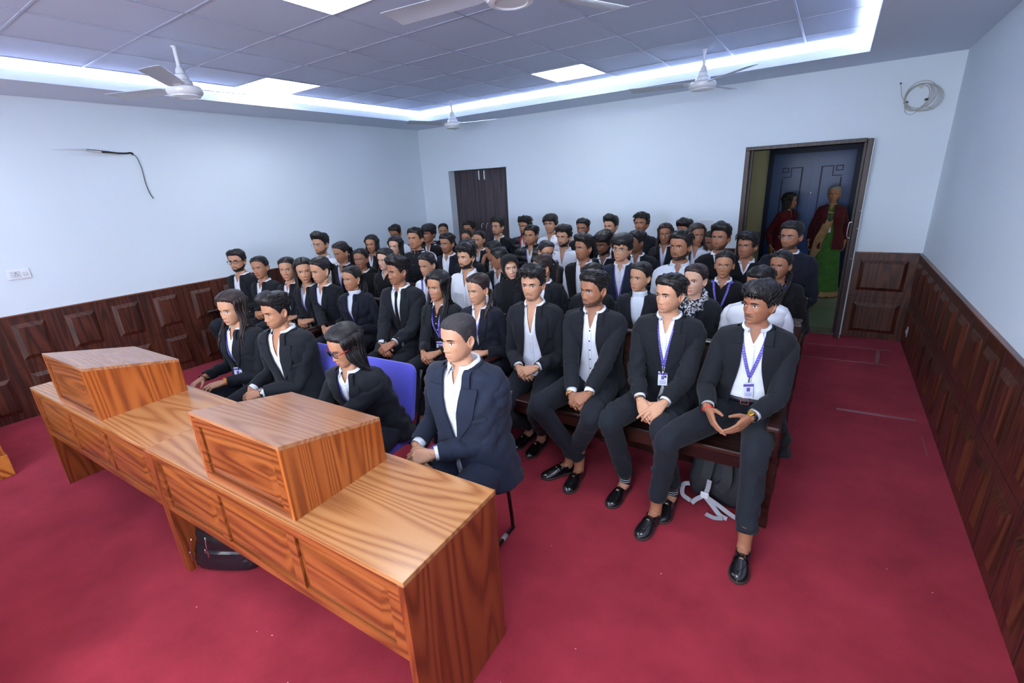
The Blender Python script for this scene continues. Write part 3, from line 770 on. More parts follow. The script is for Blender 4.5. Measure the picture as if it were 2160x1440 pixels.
M_eye = mat('eye_white', (196, 186, 182), rough=0.25); M_iris = mat('eye_dark_iris', (30, 18, 14), rough=0.15); M_lash = mat('lash_black', (20, 15, 15), rough=0.6)
M_brow = hair_mat('brow_black', (34, 26, 25), 0.7); M_brown = mat('shoe_black_leather', (18, 18, 21), rough=0.18, coat=0.6); M_sole = mat('shoe_sole', (52, 48, 46), rough=0.6)
M_lan = mat('lanyard_purple', (84, 72, 176), rough=0.5); M_lanw = mat('lanyard_lettering', (206, 208, 236), rough=0.6); M_card = mat('id_card_white', (214, 218, 236), rough=0.3); M_cardb = mat('id_card_violet', (96, 78, 160), rough=0.4)
M_gold = mat('gold_metal', (212, 170, 84), rough=0.25, metal=1.0); M_belt = mat('belt_leather', (22, 24, 30), rough=0.4); M_btn = mat('button_dark', (28, 28, 32), rough=0.3)
M_btnw = mat('button_pearl', (222, 222, 226), rough=0.3); M_sock = mat('sock_dark', (24, 24, 30), rough=0.9); M_redthread = mat('thread_red', (200, 52, 44), rough=0.7); M_orthread = mat('thread_orange', (226, 140, 40), rough=0.7)
M_glass = mat('spectacle_lens', (235, 240, 245), rough=0.02, trans=1.0); M_glass.node_tree.nodes['Principled BSDF'].inputs['IOR'].default_value = 1.05
M_redf = mat('red_acetate', (176, 26, 36), rough=0.3); M_nail = mat('nail', (206, 160, 150), rough=0.3)
def scarf_nodes():
    nt = M_scarf.node_tree; b = nt.nodes['Principled BSDF']; tc = nt.nodes.new('ShaderNodeTexCoord'); v = nt.nodes.new('ShaderNodeTexNoise'); v.inputs['Scale'].default_value = 75; v.inputs['Detail'].default_value = 1
    r = nt.nodes.new('ShaderNodeValToRGB'); r.color_ramp.interpolation = 'CONSTANT'; r.color_ramp.elements[0].color = (0.015, 0.015, 0.02, 1); r.color_ramp.elements[1].position = 0.5; r.color_ramp.elements[1].color = (0.55, 0.56, 0.6, 1)
    nt.links.new(tc.outputs['Object'], v.inputs['Vector']); nt.links.new(v.outputs[0], r.inputs[0]); nt.links.new(r.outputs[0], b.inputs['Base Color'])
scarf_nodes()

# ---------------------------------------------------------------- head (local frame: face looks along -Y, up +Z, origin at eye level)
NC = 80
_u = np.linspace(-1, 1, NC, endpoint=False)
PHI = PI*(0.46*_u+0.54*_u**3)          # 0 = front, + = the person's left (+X)
HT = np.array([  # zf, zb, halfwidth, yf, yb
 [.1160,.1180,.0040, .000,.020],[.1120,.1150,.0290,-.022,.050],[.1030,.1060,.0480,-.048,.076],[.0880,.0920,.0630,-.069,.094],
 [.0680,.0720,.0720,-.081,.103],[.0440,.0480,.0755,-.086,.106],[.0220,.0260,.0750,-.0875,.104],[.0050,.0100,.0735,-.086,.100],
 [-.012,-.004,.0715,-.085,.094],[-.030,-.018,.0695,-.0845,.087],[-.050,-.032,.0665,-.084,.079],[-.068,-.045,.0620,-.0835,.072],
 [-.084,-.056,.0560,-.082,.067],[-.098,-.066,.0490,-.079,.063],[-.108,-.074,.0420,-.073,.060],[-.1145,-.080,.0380,-.062,.058],
 [-.1160,-.086,.0410,-.046,.058],[-.1180,-.096,.0480,-.030,.059],[-.1300,-.114,.0530,-.024,.061],[-.1500,-.138,.0550,-.024,.063],
 [-.1700,-.162,.0580,-.028,.066],[-.1900,-.186,.0660,-.036,.072]])
NECK_FROM = 16
def head_geo(female=False, jaw=1.0, nose=1.0, cheek=1.0, lips=1.0, smile=0.0, ope=0.0):
    K = len(HT); t = np.concatenate([np.linspace(0, 6, 20, endpoint=False), np.linspace(6, 15, 50, endpoint=False), np.linspace(15, K-1, 14)])
    def col(i): return crom(np.stack([HT[:, i], HT[:, i]], 1), 2001)[:, 0][np.clip((t/(K-1)*2000).round().astype(int), 0, 2000)]
    zf, zb, a, yf, yb = [col(i)[:, None] for i in range(5)]
    z_m = (zf+zb)/2
    jw = np.exp(-((z_m+0.075)/0.03)**2)
    a = a*(1+(jaw-1)*jw)*(0.97 if female else 1.0)
    a = a*(1+0.055*smo((z_m+0.13)/0.03))
    if female: a = a*(1-0.04*jw)
    a = a*np.where(z_m < -0.118, 0.93 if female else 1.12, 1.0)
    ph = PHI[None, :]; s = np.sin(ph); c = np.cos(ph)
    e = 0.90
    x = a*np.sign(s)*np.abs(s)**e
    yc = 0.012+0*a
    y = np.where(c > 0, yc-(yc-yf)*np.abs(c)**0.92, yc+(yb-yc)*np.abs(c)**0.95)
    wgt = ((1-c)/2)**0.85
    z = zf*(1-wgt)+zb*wgt
    fr = smo((c-0.15)/0.5)     # front mask
    g = lambda x0, z0, sx, sz: np.exp(-((x-x0)/sx)**2-((z-z0)/sz)**2)
    gs = lambda x0, z0, sx, sz: g(x0, z0, sx, sz)+g(-x0, z0, sx, sz)
    d = np.zeros_like(x)
    # nose
    zz = z
    ridge = np.interp(-zz, [-.010, .0, .020, .036, .041, .047, .054], [0, .0030, .0108, .0185, .0195, .011, 0])
    wd = np.interp(-zz, [-.010, .0, .030, .042, .054], [.0075, .0065, .0085, .0105, .010])
    d += nose*ridge*np.exp(-(x/wd)**2)
    d += nose*0.0090*gs(0.0142, -.0425, .0062, .0065)
    d -= 0.006*gs(0.008, -.0535, .004, .0028)           # nostrils
    # sockets, lids, brow
    d -= 0.0105*gs(0.031, 0.001, .0155, .0100)
    d += 0.0052*gs(0.031, -0.001, .0105, .0070)
    d -= 0.0045*gs(0.0145, 0.001, .006, .010)
    d += (0.0022 if female else 0.0045)*gs(0.028, 0.0185, .018, .0055)
    d += 0.002*g(0, 0.02, .012, .008)
    d += 0.0045*cheek*gs(0.047, -.030, .016, .014)
    d -= 0.0035*gs(0.052, -.068, .016, .018)
    # mouth
    mw = 0.0255*(1+0.1*smile); env = smo((mw-np.abs(x))/0.012); zc = -0.0715+smile*0.12*np.abs(x)
    d += lips*env*(0.0062*np.exp(-((z-zc-.0052)/.0036)**2)+0.0075*np.exp(-((z-zc+.0058)/.0042)**2))
    d -= env*(0.0050+0.004*ope)*np.exp(-((z-zc)/(.0014+.003*ope))**2)
    d += 0.003*g(0, -.066, .02, .016)
    d -= 0.0035*g(0, -.0865, .016, .0045)
    d -= 0.0015*g(0, -.0600, .0028, .005)
    d += 0.0065*g(0, -.1010, .0150, .0085)*(0.8 if female else 1.0)
    d -= 0.002*gs(0.030, -.058, .004, .010)*(1+smile)
    y = y-d*fr
    lip = np.clip(env*(np.exp(-((z-zc-.0042)/.0036)**4)+np.exp(-((z-zc+.0056)/.0048)**4)), 0, 1)*fr
    che = fr*np.clip(gs(0.046, -.034, .017, .014)*0.8+g(0, -.04, .012, .008)*0.6, 0, 1)
    P = np.stack([x, y, z], -1)
    # beard masks
    j = smo((z+0.125)/0.012)*0+1
    side = np.abs(x)
    low = smo((-0.060-z)/0.014)                         # chin & jaw
    jl = smo((side-0.042)/0.016)*smo((-0.012-z)/0.02)   # sideburn to jaw
    chin_to = np.maximum(low*(1-0.95*smo((0.028-side)/0.008)*smo((z+0.082)/0.006)), jl)
    back = smo((0.012-y)/0.012)
    under = smo((z+0.128)/0.012)
    cl = np.interp(y, [-.090, -.070, -.045, -.022, -.006, .008], [-.074, -.068, -.060, -.046, -.020, .012])
    full = smo((cl-z)/0.010)*(1-0.97*smo((0.029-side)/0.008)*smo((z+0.084)/0.006)*fr)*back*under
    mus = fr*np.exp(-((z+0.0600+0.12*np.abs(x))/.0052)**2)*smo((0.031-side)/0.008)
    goat = fr*np.exp(-((z+0.098)/.014)**2)*smo((0.026-side)/0.010)
    corner = fr*gs(0.029, -.078, .006, .014)
    beard = np.clip(np.maximum.reduce([full, mus, goat, corner]), 0, 1)*(1-lip)
    must = np.clip(mus, 0, 1)*(1-lip)
    gt = np.clip(np.maximum(mus, goat), 0, 1)*(1-lip)
    mark = fr*np.exp(-(x/.0035)**2-((z-.026)/.009)**4)
    return dict(P=P, lip=lip, cheek=che, beard=beard, must=must, goat=gt, mark=mark, t=t)

def grid_faces(a, b, closeu=True):
    i = np.arange(a-1)[:, None]; j = np.arange(b)[None, :]
    j2 = (j+1) % b
    F = np.stack([i*b+j, (i+1)*b+j, (i+1)*b+j2, i*b+j2], -1)
    return F.reshape(-1, 4)

EARS = None
def ear_grid(side):
    """simple ear: rim tube + concave shell"""
    q = MB()
    th = np.linspace(0, 2*PI, 22, endpoint=False)
    out = []
    for k, (s, off) in enumerate(((1.0, 0.000), (1.03, 0.004), (0.96, 0.0075), (0.80, 0.0055), (0.62, 0.000), (0.3, -0.002), (0.02, -0.0015))):
        ry = (0.0165*np.cos(th)+0.002*np.sin(th))*s; rz = (0.031*np.sin(th))*s
        ry = ry*(1-0.30*smo(-np.sin(th)))      # lobe narrower
        out.append(np.stack([side*(off+0.004*np.cos(th)*-1*s*0+0.010*(ry/0.0165)*0.5), ry, rz], -1))
    G = np.array(out)
    base = G[0:1].copy()*[1, 0.7, 0.8]; base[..., 0] -= side*0.012
    G = np.concatenate([base, G])
    R = Matrix.Rotation(math.radians(-12), 3, 'X')
    G = G@np.array(R).T
    G = G+np.array([side*0.0785, 0.012, -0.012])
    return G

HEADS = {}
def get_head(key):
    """key = (female, jaw, nose, cheek, lips, smile, open)"""
    if key in HEADS: return HEADS[key]
    h = head_geo(*key)
    P = h['P']; a, b = P.shape[:2]
    F = [tuple(int(i) for i in f) for f in grid_faces(a, b)]
    V = P.reshape(-1, 3)
    h['bvh'] = BVHTree.FromPolygons([Vector(v) for v in V], F)
    # eye (left, +X), mirrored by scale for the right
    def front_y(x, z):
        r = h['bvh'].ray_cast(Vector((x, -0.3, z)), Vector((0, 1, 0)))
        return r[0].y if r[0] is not None else -0.08
    def patch(fn, nu, nv, lift):
        G = np.zeros((nv, nu, 3))
        for i in range(nv):
            for j in range(nu):
                x, z, l = fn(j/(nu-1)*2-1, i/(nv-1)*2-1); G[i, j] = (x, front_y(x, z)-lift-l, z)
        return G
    fem = key[0]
    ew, eh = (0.0160, 0.0066) if fem else (0.0156, 0.0055)
    ex, ez = 0.0315, -0.0015
    def eyep(u, v):
        w_ = (1-abs(u)**2.2)
        zz = v*eh*w_*(1.0 if v > 0 else 0.8)+0.0012*u
        return ex+u*ew, ez+zz, 0.0022*(1-u*u)
    def lid(u, v):
        w_ = (1-abs(u)**2.2); th = (0.0021 if fem else 0.0017)
        return ex+u*(ew+0.0008), ez+eh*w_+0.0012*u+v*th*(0.6+0.4*(1-abs(u)))+0.0002, 0.0028*(1-u*u)+0.0006
    def lidu(u, v):
        w_ = (1-abs(u)**2.2)
        return ex+u*(ew+0.0004), ez-eh*0.8*w_+0.0012*u+v*0.00035, 0.0022*(1-u*u)+0.0003
    q = MB(); q.grid(patch(eyep, 13, 9, 0.0004), M_eye)
    th = np.linspace(0, 2*PI, 18, endpoint=False)
    rows = []
    for rr_ in (0.0001, 0.0035, 0.0066):
        rows.append([(ex-0.0004+rr_*math.cos(t), front_y(ex, ez)-0.0034+ (0.0003 if rr_ > 0.005 else 0), ez+0.0004+min(max(rr_*math.sin(t), -eh*0.70), eh*0.90)) for t in th])
    q.grid(np.array(rows), M_iris, closeu=True)
    me1 = q.mesh('eye', True, fix=False)
    q = MB(); q.grid(patch(lid, 13, 3, 0.0006), M_lash); q.grid(patch(lidu, 13, 2, 0.0006), M_lash); me2 = q.mesh('eyelashes', True)
    def browp(u, v):
        tp = (1-0.75*smo((u-0.1)/0.9))*(0.75+0.25*smo((u+1)/0.5))
        th_ = (0.0028 if fem else 0.0052)
        return 0.0315+u*0.0200, 0.0150+0.0032*(1-(u-0.25)**2)-0.0010*u+v*th_*tp, 0.0006*(1-v*v)
    q = MB(); q.grid(patch(browp, 15, 5, 0.0008), M_brow); me3 = q.mesh('eyebrow', True)
    h['eye'] = me1; h['lash'] = me2; h['brow'] = me3
    h['front_y'] = front_y
    # mirrored copies for the right side
    for k in ('eye', 'lash', 'brow'):
        m2 = h[k].copy(); m2.name = h[k].name
        m2.transform(Matrix.Diagonal((-1, 1, 1, 1))); m2.flip_normals(); h[k+'R'] = m2
    HEADS[key] = h
    return h

# ---------------------------------------------------------------- hair (same local frame)
def hairline(phd, kind):
    a = np.abs(phd)
    if kind == 'f': return np.interp(a, [0, 25, 50, 66, 78, 92, 108, 130, 180], [.080, .077, .064, .036, .000, .010, -.028, -.062, -.078])
    if kind == 'low': return np.interp(a, [0, 25, 45, 62, 76, 88, 100, 118, 180], [.050, .048, .042, .022, -.016, .010, -.020, -.060, -.086])
    return np.interp(a, [0, 25, 45, 62, 76, 88, 100, 118, 180], [.070, .071, .062, .032, -.014, .014, -.018, -.056, -.078])
def hnoise(P, f, seed):
    r = np.random.default_rng(seed); out = np.zeros(P.shape[:-1])
    for k in range(5):
        d = r.normal(size=3); d /= np.linalg.norm(d); out += np.sin(P@d*f*(0.7+0.6*r.random())*6.28+r.random()*6.28)
    return out/5
HAIRC = {}
def hair_cap(key, style, seed=0):
    h = get_head(key); P = h['P']; a, b = P.shape[:2]
    phd = np.degrees(PHI)[None, :]+0*P[..., 0]
    z = P[..., 2]; c = np.cos(np.radians(phd))
    kind = 'f' if style in ('pull', 'long', 'ponyf', 'braid', 'bun') else ('low' if style in ('fringe', 'bowl') else 'm')
    hl = hairline(phd, kind)
    mask = smo((z-hl)/0.010)
    side = smo((np.abs(phd)-42)/25)*smo((0.085-z)/0.04)
    top = smo((z-0.035)/0.05)
    fr = smo((c+0.1)/0.8)
    nz = hnoise(P, 26, seed); nz2 = hnoise(P*[3, 1, 1], 30, seed+5)
    if style == 'buzz': T = 0.0034+0.0035*top
    elif style == 'short': T = 0.006+0.014*top*(0.6+0.5*fr)+0.002*nz2
    elif style == 'fade': T = 0.0025+0.020*top*(0.5+0.7*fr)+0.002*nz2*top
    elif style == 'quiff': T = 0.005+0.036*top*(0.45+0.75*fr)+0.004*nz2*top
    elif style == 'pomp': T = 0.003+0.044*top*(0.5+0.6*fr)+0.002*nz2*top
    elif style == 'messy': T = 0.009+0.026*top*(0.7+0.4*fr)+0.006*nz*top+0.003*nz2
    elif style == 'fringe': T = 0.010+0.018*top+0.004*nz+0.003*nz2
    elif style == 'bowl': T = 0.014+0.016*top+0.003*nz
    elif style in ('pull', 'bun', 'ponyf', 'braid'): T = 0.006+0.007*top+0.0015*nz2
    elif style == 'long': T = 0.012+0.010*top+0.002*nz2
    else: T = 0.01+0*z
    n = P-np.array([0, 0.012, 0.0]); n[..., 2] = np.maximum(n[..., 2], -0.01)*1.15
    n /= np.linalg.norm(n, axis=-1)[..., None]
    if style in ('quiff', 'pomp', 'messy'):
        n = n+np.stack([0*z, -0.28*fr*top, 0.5*top], -1)
        n /= np.linalg.norm(n, axis=-1)[..., None]
    if style in ('long', 'pull', 'ponyf', 'braid'):      # centre parting shows the scalp
        T = T-0.020*np.exp(-(P[..., 0]/0.0035)**2)*top*smo((0.03-P[..., 1])/0.02)
    if style in ('short', 'quiff', 'fringe') : T = T+0.004*top*np.sin(P[..., 0]*90+seed)
    Q = P+n*(T*mask-0.0015*(1-mask))[..., None]
    keep = mask > 0.02
    vi = -np.ones(a*b, int); F = []
    fa = grid_faces(a, b); kf = keep.reshape(-1)[fa].any(1); fa = fa[kf]
    used = np.unique(fa); vi[used] = np.arange(len(used))
    return Q, Q.reshape(-1, 3)[used], vi[fa], n, mask
def add_locks(mb, paths, r0, m, n=4, flat=0.5, seg=6, taper=True):
    for P in paths:
        P = crom(P, seg)
        t = np.linspace(0, 1, seg)
        rad = r0*(0.75+0.5*np.sin(t*2.4))*(1-t**2.5*0.92 if taper else 1)
        G = tube_grid(P, rad, n, flat)
        mb.grid(G, m, closeu=True)
def surf_pt(Q, az, z):
    """closest cap vertex to azimuth (deg) and height"""
    j = int(np.argmin(np.abs(np.degrees(PHI)-az))); i = int(np.argmin(np.abs(Q[:, j, 2]-z))); return Q[i, j]
def get_hair(key, style, color='black', seed=0, tail=0, grav=0):
    kk = (key, style, color, seed, tail, grav)
    if kk in HAIRC: return HAIRC[kk]
    r = np.random.default_rng(seed*17+3)
    Q, V, F, n, mask = hair_cap(key, style, seed)
    q = MB(); hm = HAIRM[color]; q.add(V, F, hm); q.add(Q[0], [tuple(range(NC))], hm)
    a, b = Q.shape[:2]
    men = style in ('buzz', 'short', 'fade', 'quiff', 'pomp', 'messy', 'fringe', 'bowl')
    if men and style != 'buzz':
        paths = []
        ln = {'short': 0.034, 'fade': 0.03, 'quiff': 0.05, 'pomp': 0.045, 'messy': 0.05, 'fringe': 0.05, 'bowl': 0.05}[style]
        sw = {'short': 0.5, 'fade': 0.5, 'quiff': 0.8, 'pomp': 1.0, 'messy': 0.0, 'fringe': -1.2, 'bowl': -1.2}[style]
        part = 0.6 if seed % 2 else -0.6
        for k in range(170):
            az = r.uniform(-150, 150); zt = r.uniform(0.035 if style in ('fade', 'pomp') else 0.01, 0.13)
            p = surf_pt(Q, az, zt)
            if p[2] < 0.03 and abs(az) < 60: continue
            if abs(az) < 62 and p[2] < (0.098 if sw <= 0 else 0.080): continue
            nn = p-np.array([0, 0.01, 0.02]); nn /= np.linalg.norm(nn)
            up = p[2] > 0.06
            if sw > 0: d = np.array([part*(0.25 if sw > 0.6 else 1.3), 1.0 if sw > 0.6 else 0.55, 0.15 if up else -0.5])
            else: d = np.array([part*(1 if up else 0.1), sw*0.5 if up else 0.1, -0.1 if up else -1.0])
            if style == 'messy': d = np.array([part*0.8+r.normal()*0.5, r.normal()*0.6-0.2, 0.2 if up else -0.8])
            d = d+r.normal(size=3)*0.10; d = d-nn*np.dot(d, nn)*0.9; d /= np.linalg.norm(d)+1e-9
            L_ = ln*r.uniform(0.7, 1.2)*(0.55 if not up else 1)
            lift = 0.004 if style != 'messy' else 0.009
            sg = L_*L_/0.17
            paths.append([p-nn*0.006, p+d*L_*0.35+nn*(lift*0.6-sg*.12), p+d*L_*0.7+nn*(lift*0.45-sg*.5), p+d*L_-nn*(sg+0.003)])
        if style in ('fringe', 'bowl', 'messy'):
            zl = {'fringe': 0.046, 'bowl': 0.036, 'messy': 0.060}[style]
            for k in range(34):
                az = r.uniform(-58, 58); p = surf_pt(Q, az, 0.085); e = surf_pt(h_P(key), az+part*14, zl+r.uniform(-.006, .008))
                mid = (p+e)/2+np.array([0, -0.016, 0.004]); paths.append([p-[0, -.006, .004], mid, e+np.array([0, -0.010, 0.0])])
        add_locks(q, paths, 0.0050 if style != 'pomp' else 0.0055, hm)
    if style in ('pull', 'bun', 'ponyf', 'braid'):
        kn = np.array([0, 0.118, 0.015]) if style != 'bun' else np.array([0, 0.112, -0.01])
        paths = []
        for k in range(70):
            az = r.uniform(-95, 95); p0 = surf_pt(Q, az, float(hairline(az, 'f'))+0.008)
            zz = 0.03+0.09*math.cos(math.radians(az))**2
            p1 = surf_pt(Q, az*0.9+ (40 if az > 0 else -40), max(zz, 0.02)); p2 = surf_pt(Q, (145 if az > 0 else -145), 0.05+0.02*r.random())
            paths.append([p0, p1+(p1-[0, .01, 0])*0.01, p2, kn+r.normal(size=3)*0.006])
        add_locks(q, paths, 0.0042, hm, seg=10, taper=False)
        if style == 'bun': q.ell(kn+np.array([0, 0.018, 0]), (0.032, 0.026, 0.03), hm)
        if style in ('pull', 'ponyf'):
            tp = []
            L_ = 0.30
            for k in range(22):
                o = r.normal(size=3)*0.010; o2 = r.normal(size=3)*[0.022, 0.010, 0.02]
                sx = tail*0.07
                tp.append([kn+o*0.4, kn+np.array([sx*0.3, 0.030, -0.03])+o, kn+np.array([sx, 0.012, -0.14])+o2, kn+np.array([sx*1.3, -0.02 if tail == 0 else -0.09, -L_+r.uniform(-.03, .03)])+o2*1.2])
            add_locks(q, tp, 0.0095, hm, n=5, seg=10)
        if style == 'braid':
            s = tail if tail else 1
            path = crom([kn+np.array([s*0.03, -0.01, -0.05]), (s*0.075, 0.05, -0.10), (s*0.10, -0.045, -0.17), (s*0.085, -0.085, -0.27), (s*0.075, -0.10, -0.40)], 60)
            t = np.linspace(0, 1, 60)
            for ph_ in (0, 2*PI/3, 4*PI/3):
                T = np.gradient(path, axis=0); T /= np.linalg.norm(T, axis=1)[:, None]
                A = np.cross(T, [0, 1, 0]); A /= np.linalg.norm(A, axis=1)[:, None]; B_ = np.cross(T, A)
                w_ = 0.013*(1-0.35*t)
                pp = path+A*(w_*np.sin(t*44+ph_))[:, None]+B_*(0.6*w_*np.sin(2*(t*44+ph_)))[:, None]
                q.grid(tube_grid(pp, 0.0115*(1-0.4*t), 7), hm, closeu=True, capa=True, capb=True)
    if style == 'long':
        paths = []
        for k in range(170):
            s = 1 if k % 2 else -1
            az = s*r.uniform(62, 178)
            p0 = np.array([s*0.004, r.uniform(-0.07, 0.07), 0]); 
            yy = p0[1]; p0[2] = 0.124-1.6*max(0, abs(yy-0.01)-0.02)**1.35*2.2
            e1 = surf_pt(Q, az, 0.065); e2 = surf_pt(Q, az, 0.0)
            a_ = math.radians(az)
            out = np.array([math.sin(a_), -math.cos(a_), 0])
            fwd = 1.0 if abs(az) < 95 else 0.0
            f_amt = tail if tail else 1
            e3 = np.array([0, 0.012, -0.085])+out*[0.092, 0.084, 0]+r.normal(size=3)*0.004
            down = -0.27+r.uniform(-.05, .05)
            e4 = np.array([math.sin(a_)*0.10, (-0.065 if fwd and f_amt > 0 else 0.10-0.03*abs(math.sin(a_))), -0.19])+r.normal(size=3)*0.006
            e5 = np.array([math.sin(a_)*0.105, (-0.10 if fwd and f_amt > 0 else 0.125), down])+r.normal(size=3)*0.012
            cg, sg = math.cos(-math.radians(grav)), math.sin(-math.radians(grav))
            def gr(p, pv=np.array([0, 0.02, -0.05])):
                v = p-pv; return pv+np.array([v[0], v[1]*cg-v[2]*sg, v[1]*sg+v[2]*cg])
            e3, e4, e5 = gr(e3), gr(e4), gr(e5)
            paths.append([p0, e1*1.02+out*0.004, e2*1.0+out*0.006, e3, e4, e5])
        add_locks(q, paths, 0.0100, hm, n=5, seg=16, flat=0.45)
    me = q.mesh('hair', True)
    HAIRC[kk] = me
    return me
def h_P(key): return get_head(key)['P']
# ---------------------------------------------------------------- hands
def remesh(mb, voxel, smooth=3):
    me = mb.mesh('tmp', True)
    o = bpy.data.objects.new('tmp', me); COL.objects.link(o)
    md = o.modifiers.new('r', 'REMESH'); md.mode = 'VOXEL'; md.voxel_size = voxel; md.adaptivity = 0
    sm = o.modifiers.new('s', 'SMOOTH'); sm.factor = 0.5; sm.iterations = smooth
    bpy.context.view_layer.update()
    m2 = bpy.data.meshes.new_from_object(o.evaluated_get(bpy.context.evaluated_depsgraph_get()))
    V = np.empty(len(m2.vertices)*3); m2.vertices.foreach_get('co', V)
    F = [tuple(p.vertices) for p in m2.polygons]
    bpy.data.objects.remove(o, do_unlink=True); bpy.data.meshes.remove(m2); bpy.data.meshes.remove(me)
    return V.reshape(-1, 3), F
def rotY(v, a):   # curl: rotate x toward -z
    c, s = math.cos(a), math.sin(a); return np.array([c*v[0]+s*v[2], v[1], -s*v[0]+c*v[2]])
HANDS = {}
FIN = [((.088, .030, .001), (.042, .025, .021), .0090), ((.091, .0105, .003), (.046, .028, .022), .0092), ((.087, -.010, .002), (.043, .026, .022), .0087), ((.079, -.029, -.001), (.033, .020, .019), .0077)]
def get_hand(pose):
    """right hand; origin wrist, +X fingers, +Z back of the hand, +Y thumb side"""
    if pose in HANDS: return HANDS[pose]
    curls = {'clasp': [(38, 48, 30), (42, 50, 30), (46, 52, 32), (50, 54, 34)], 'steeple': [(10, 12, 6), (16, 12, 6), (20, 14, 8), (24, 16, 8)],
             'rest': [(18, 24, 14), (20, 26, 16), (24, 28, 18), (28, 30, 20)], 'fist': [(70, 85, 50), (72, 88, 50), (74, 88, 50), (76, 88, 50)], 'loose': [(16, 20, 12), (28, 34, 20), (36, 40, 24), (22, 24, 16)]}[pose]
    spread = {'clasp': 1.0, 'steeple': 2.5, 'rest': 3.0, 'fist': 0.5, 'loose': 5.0}[pose]
    q = MB()
    xs = [-0.024, -0.014, -0.004, 0.012, 0.035, 0.06, 0.083, 0.094]; wy = [.022, .0255, .0265, .031, .038, .0415, .041, .034]; wz = [.0165, .0185, .0185, .018, .0175, .0155, .0125, .009]
    th = np.linspace(0, 2*PI, 18, endpoint=False)
    G = [[(x, a*math.copysign(abs(math.cos(t))**0.8, math.cos(t))+(0.001 if x > 0.03 else 0), b_*math.copysign(abs(math.sin(t))**0.8, math.sin(t))-0.002) for t in th] for x, a, b_ in zip(xs, wy, wz)]
    q.grid(np.array(G), closeu=True, capa=True, capb=True)
    for k, ((ox, oy, oz), ls, r0) in enumerate(FIN):
        sp = math.radians((1.5-k)*spread); base = np.array([ox, oy, oz])
        pts = [base-np.array([0.02, 0, 0.002]), base]; rad = [r0*1.0, r0*1.08]
        a = 0
        for j, L_ in enumerate(ls):
            a += math.radians(curls[k][j])
            d = np.array([math.cos(a), 0, -math.sin(a)]); d = np.array([d[0]*math.cos(sp), d[0]*math.sin(sp), d[2]])
            p0 = pts[-1]
            pts.append(p0+d*L_*0.5); rad.append(r0*(0.94-0.09*j)); pts.append(p0+d*L_); rad.append(r0*(1.0-0.10*j) if j < 2 else r0*0.72)
        q.tube(np.array(pts), rad, 12); q.ell(pts[-1], (r0*0.72,)*3, nu=10, nv=7)
    t0 = np.array([0.018, 0.020, -0.008])
    D = {'clasp': [(.74, .60, -.30), (.92, .28, -.28), (.96, .05, -.25)], 'steeple': [(.62, .72, -.30), (.82, .50, -.28), (.86, .45, -.2)], 'rest': [(.72, .62, -.30), (.85, .42, -.3), (.92, .28, -.25)],
         'fist': [(.8, .45, -.4), (.7, -.1, -.7), (.3, -.6, -.7)], 'loose': [(.70, .66, -.25), (.80, .52, -.3), (.88, .4, -.25)]}[pose]
    pts = [t0-np.array([.012, .008, 0]), t0]; rad = [.013, .0145]
    for d, L_, r_ in zip(D, (.044, .033, .027), (.0125, .0105, .0082)):
        d = np.array(d)/np.linalg.norm(d); pts.append(pts[-1]+d*L_*0.5); rad.append(r_*1.02); pts.append(pts[-1]+d*L_*0.5); rad.append(r_)
    q.tube(np.array(pts), rad, 12); q.ell(pts[-1], (.0082,)*3, nu=10, nv=7)
    V, F = remesh(q, 0.0036, 3)
    HANDS[pose] = (V, F)
    return HANDS[pose]
def frame_from(dirx, up):
    x = np.array(dirx, float); x /= np.linalg.norm(x); z = np.array(up, float); z -= x*np.dot(x, z); z /= np.linalg.norm(z)
    return np.stack([x, np.cross(z, x), z], 1)      # columns
def place_hand(pose, side, W, D, U, s):
    V, F = get_hand(pose)
    V = V.copy()
    if side > 0: V[:, 1] *= -1; F = [f[::-1] for f in F]     # left hand mirrored
    R = frame_from(D, U)
    return V*s@R.T+np.array(W), F

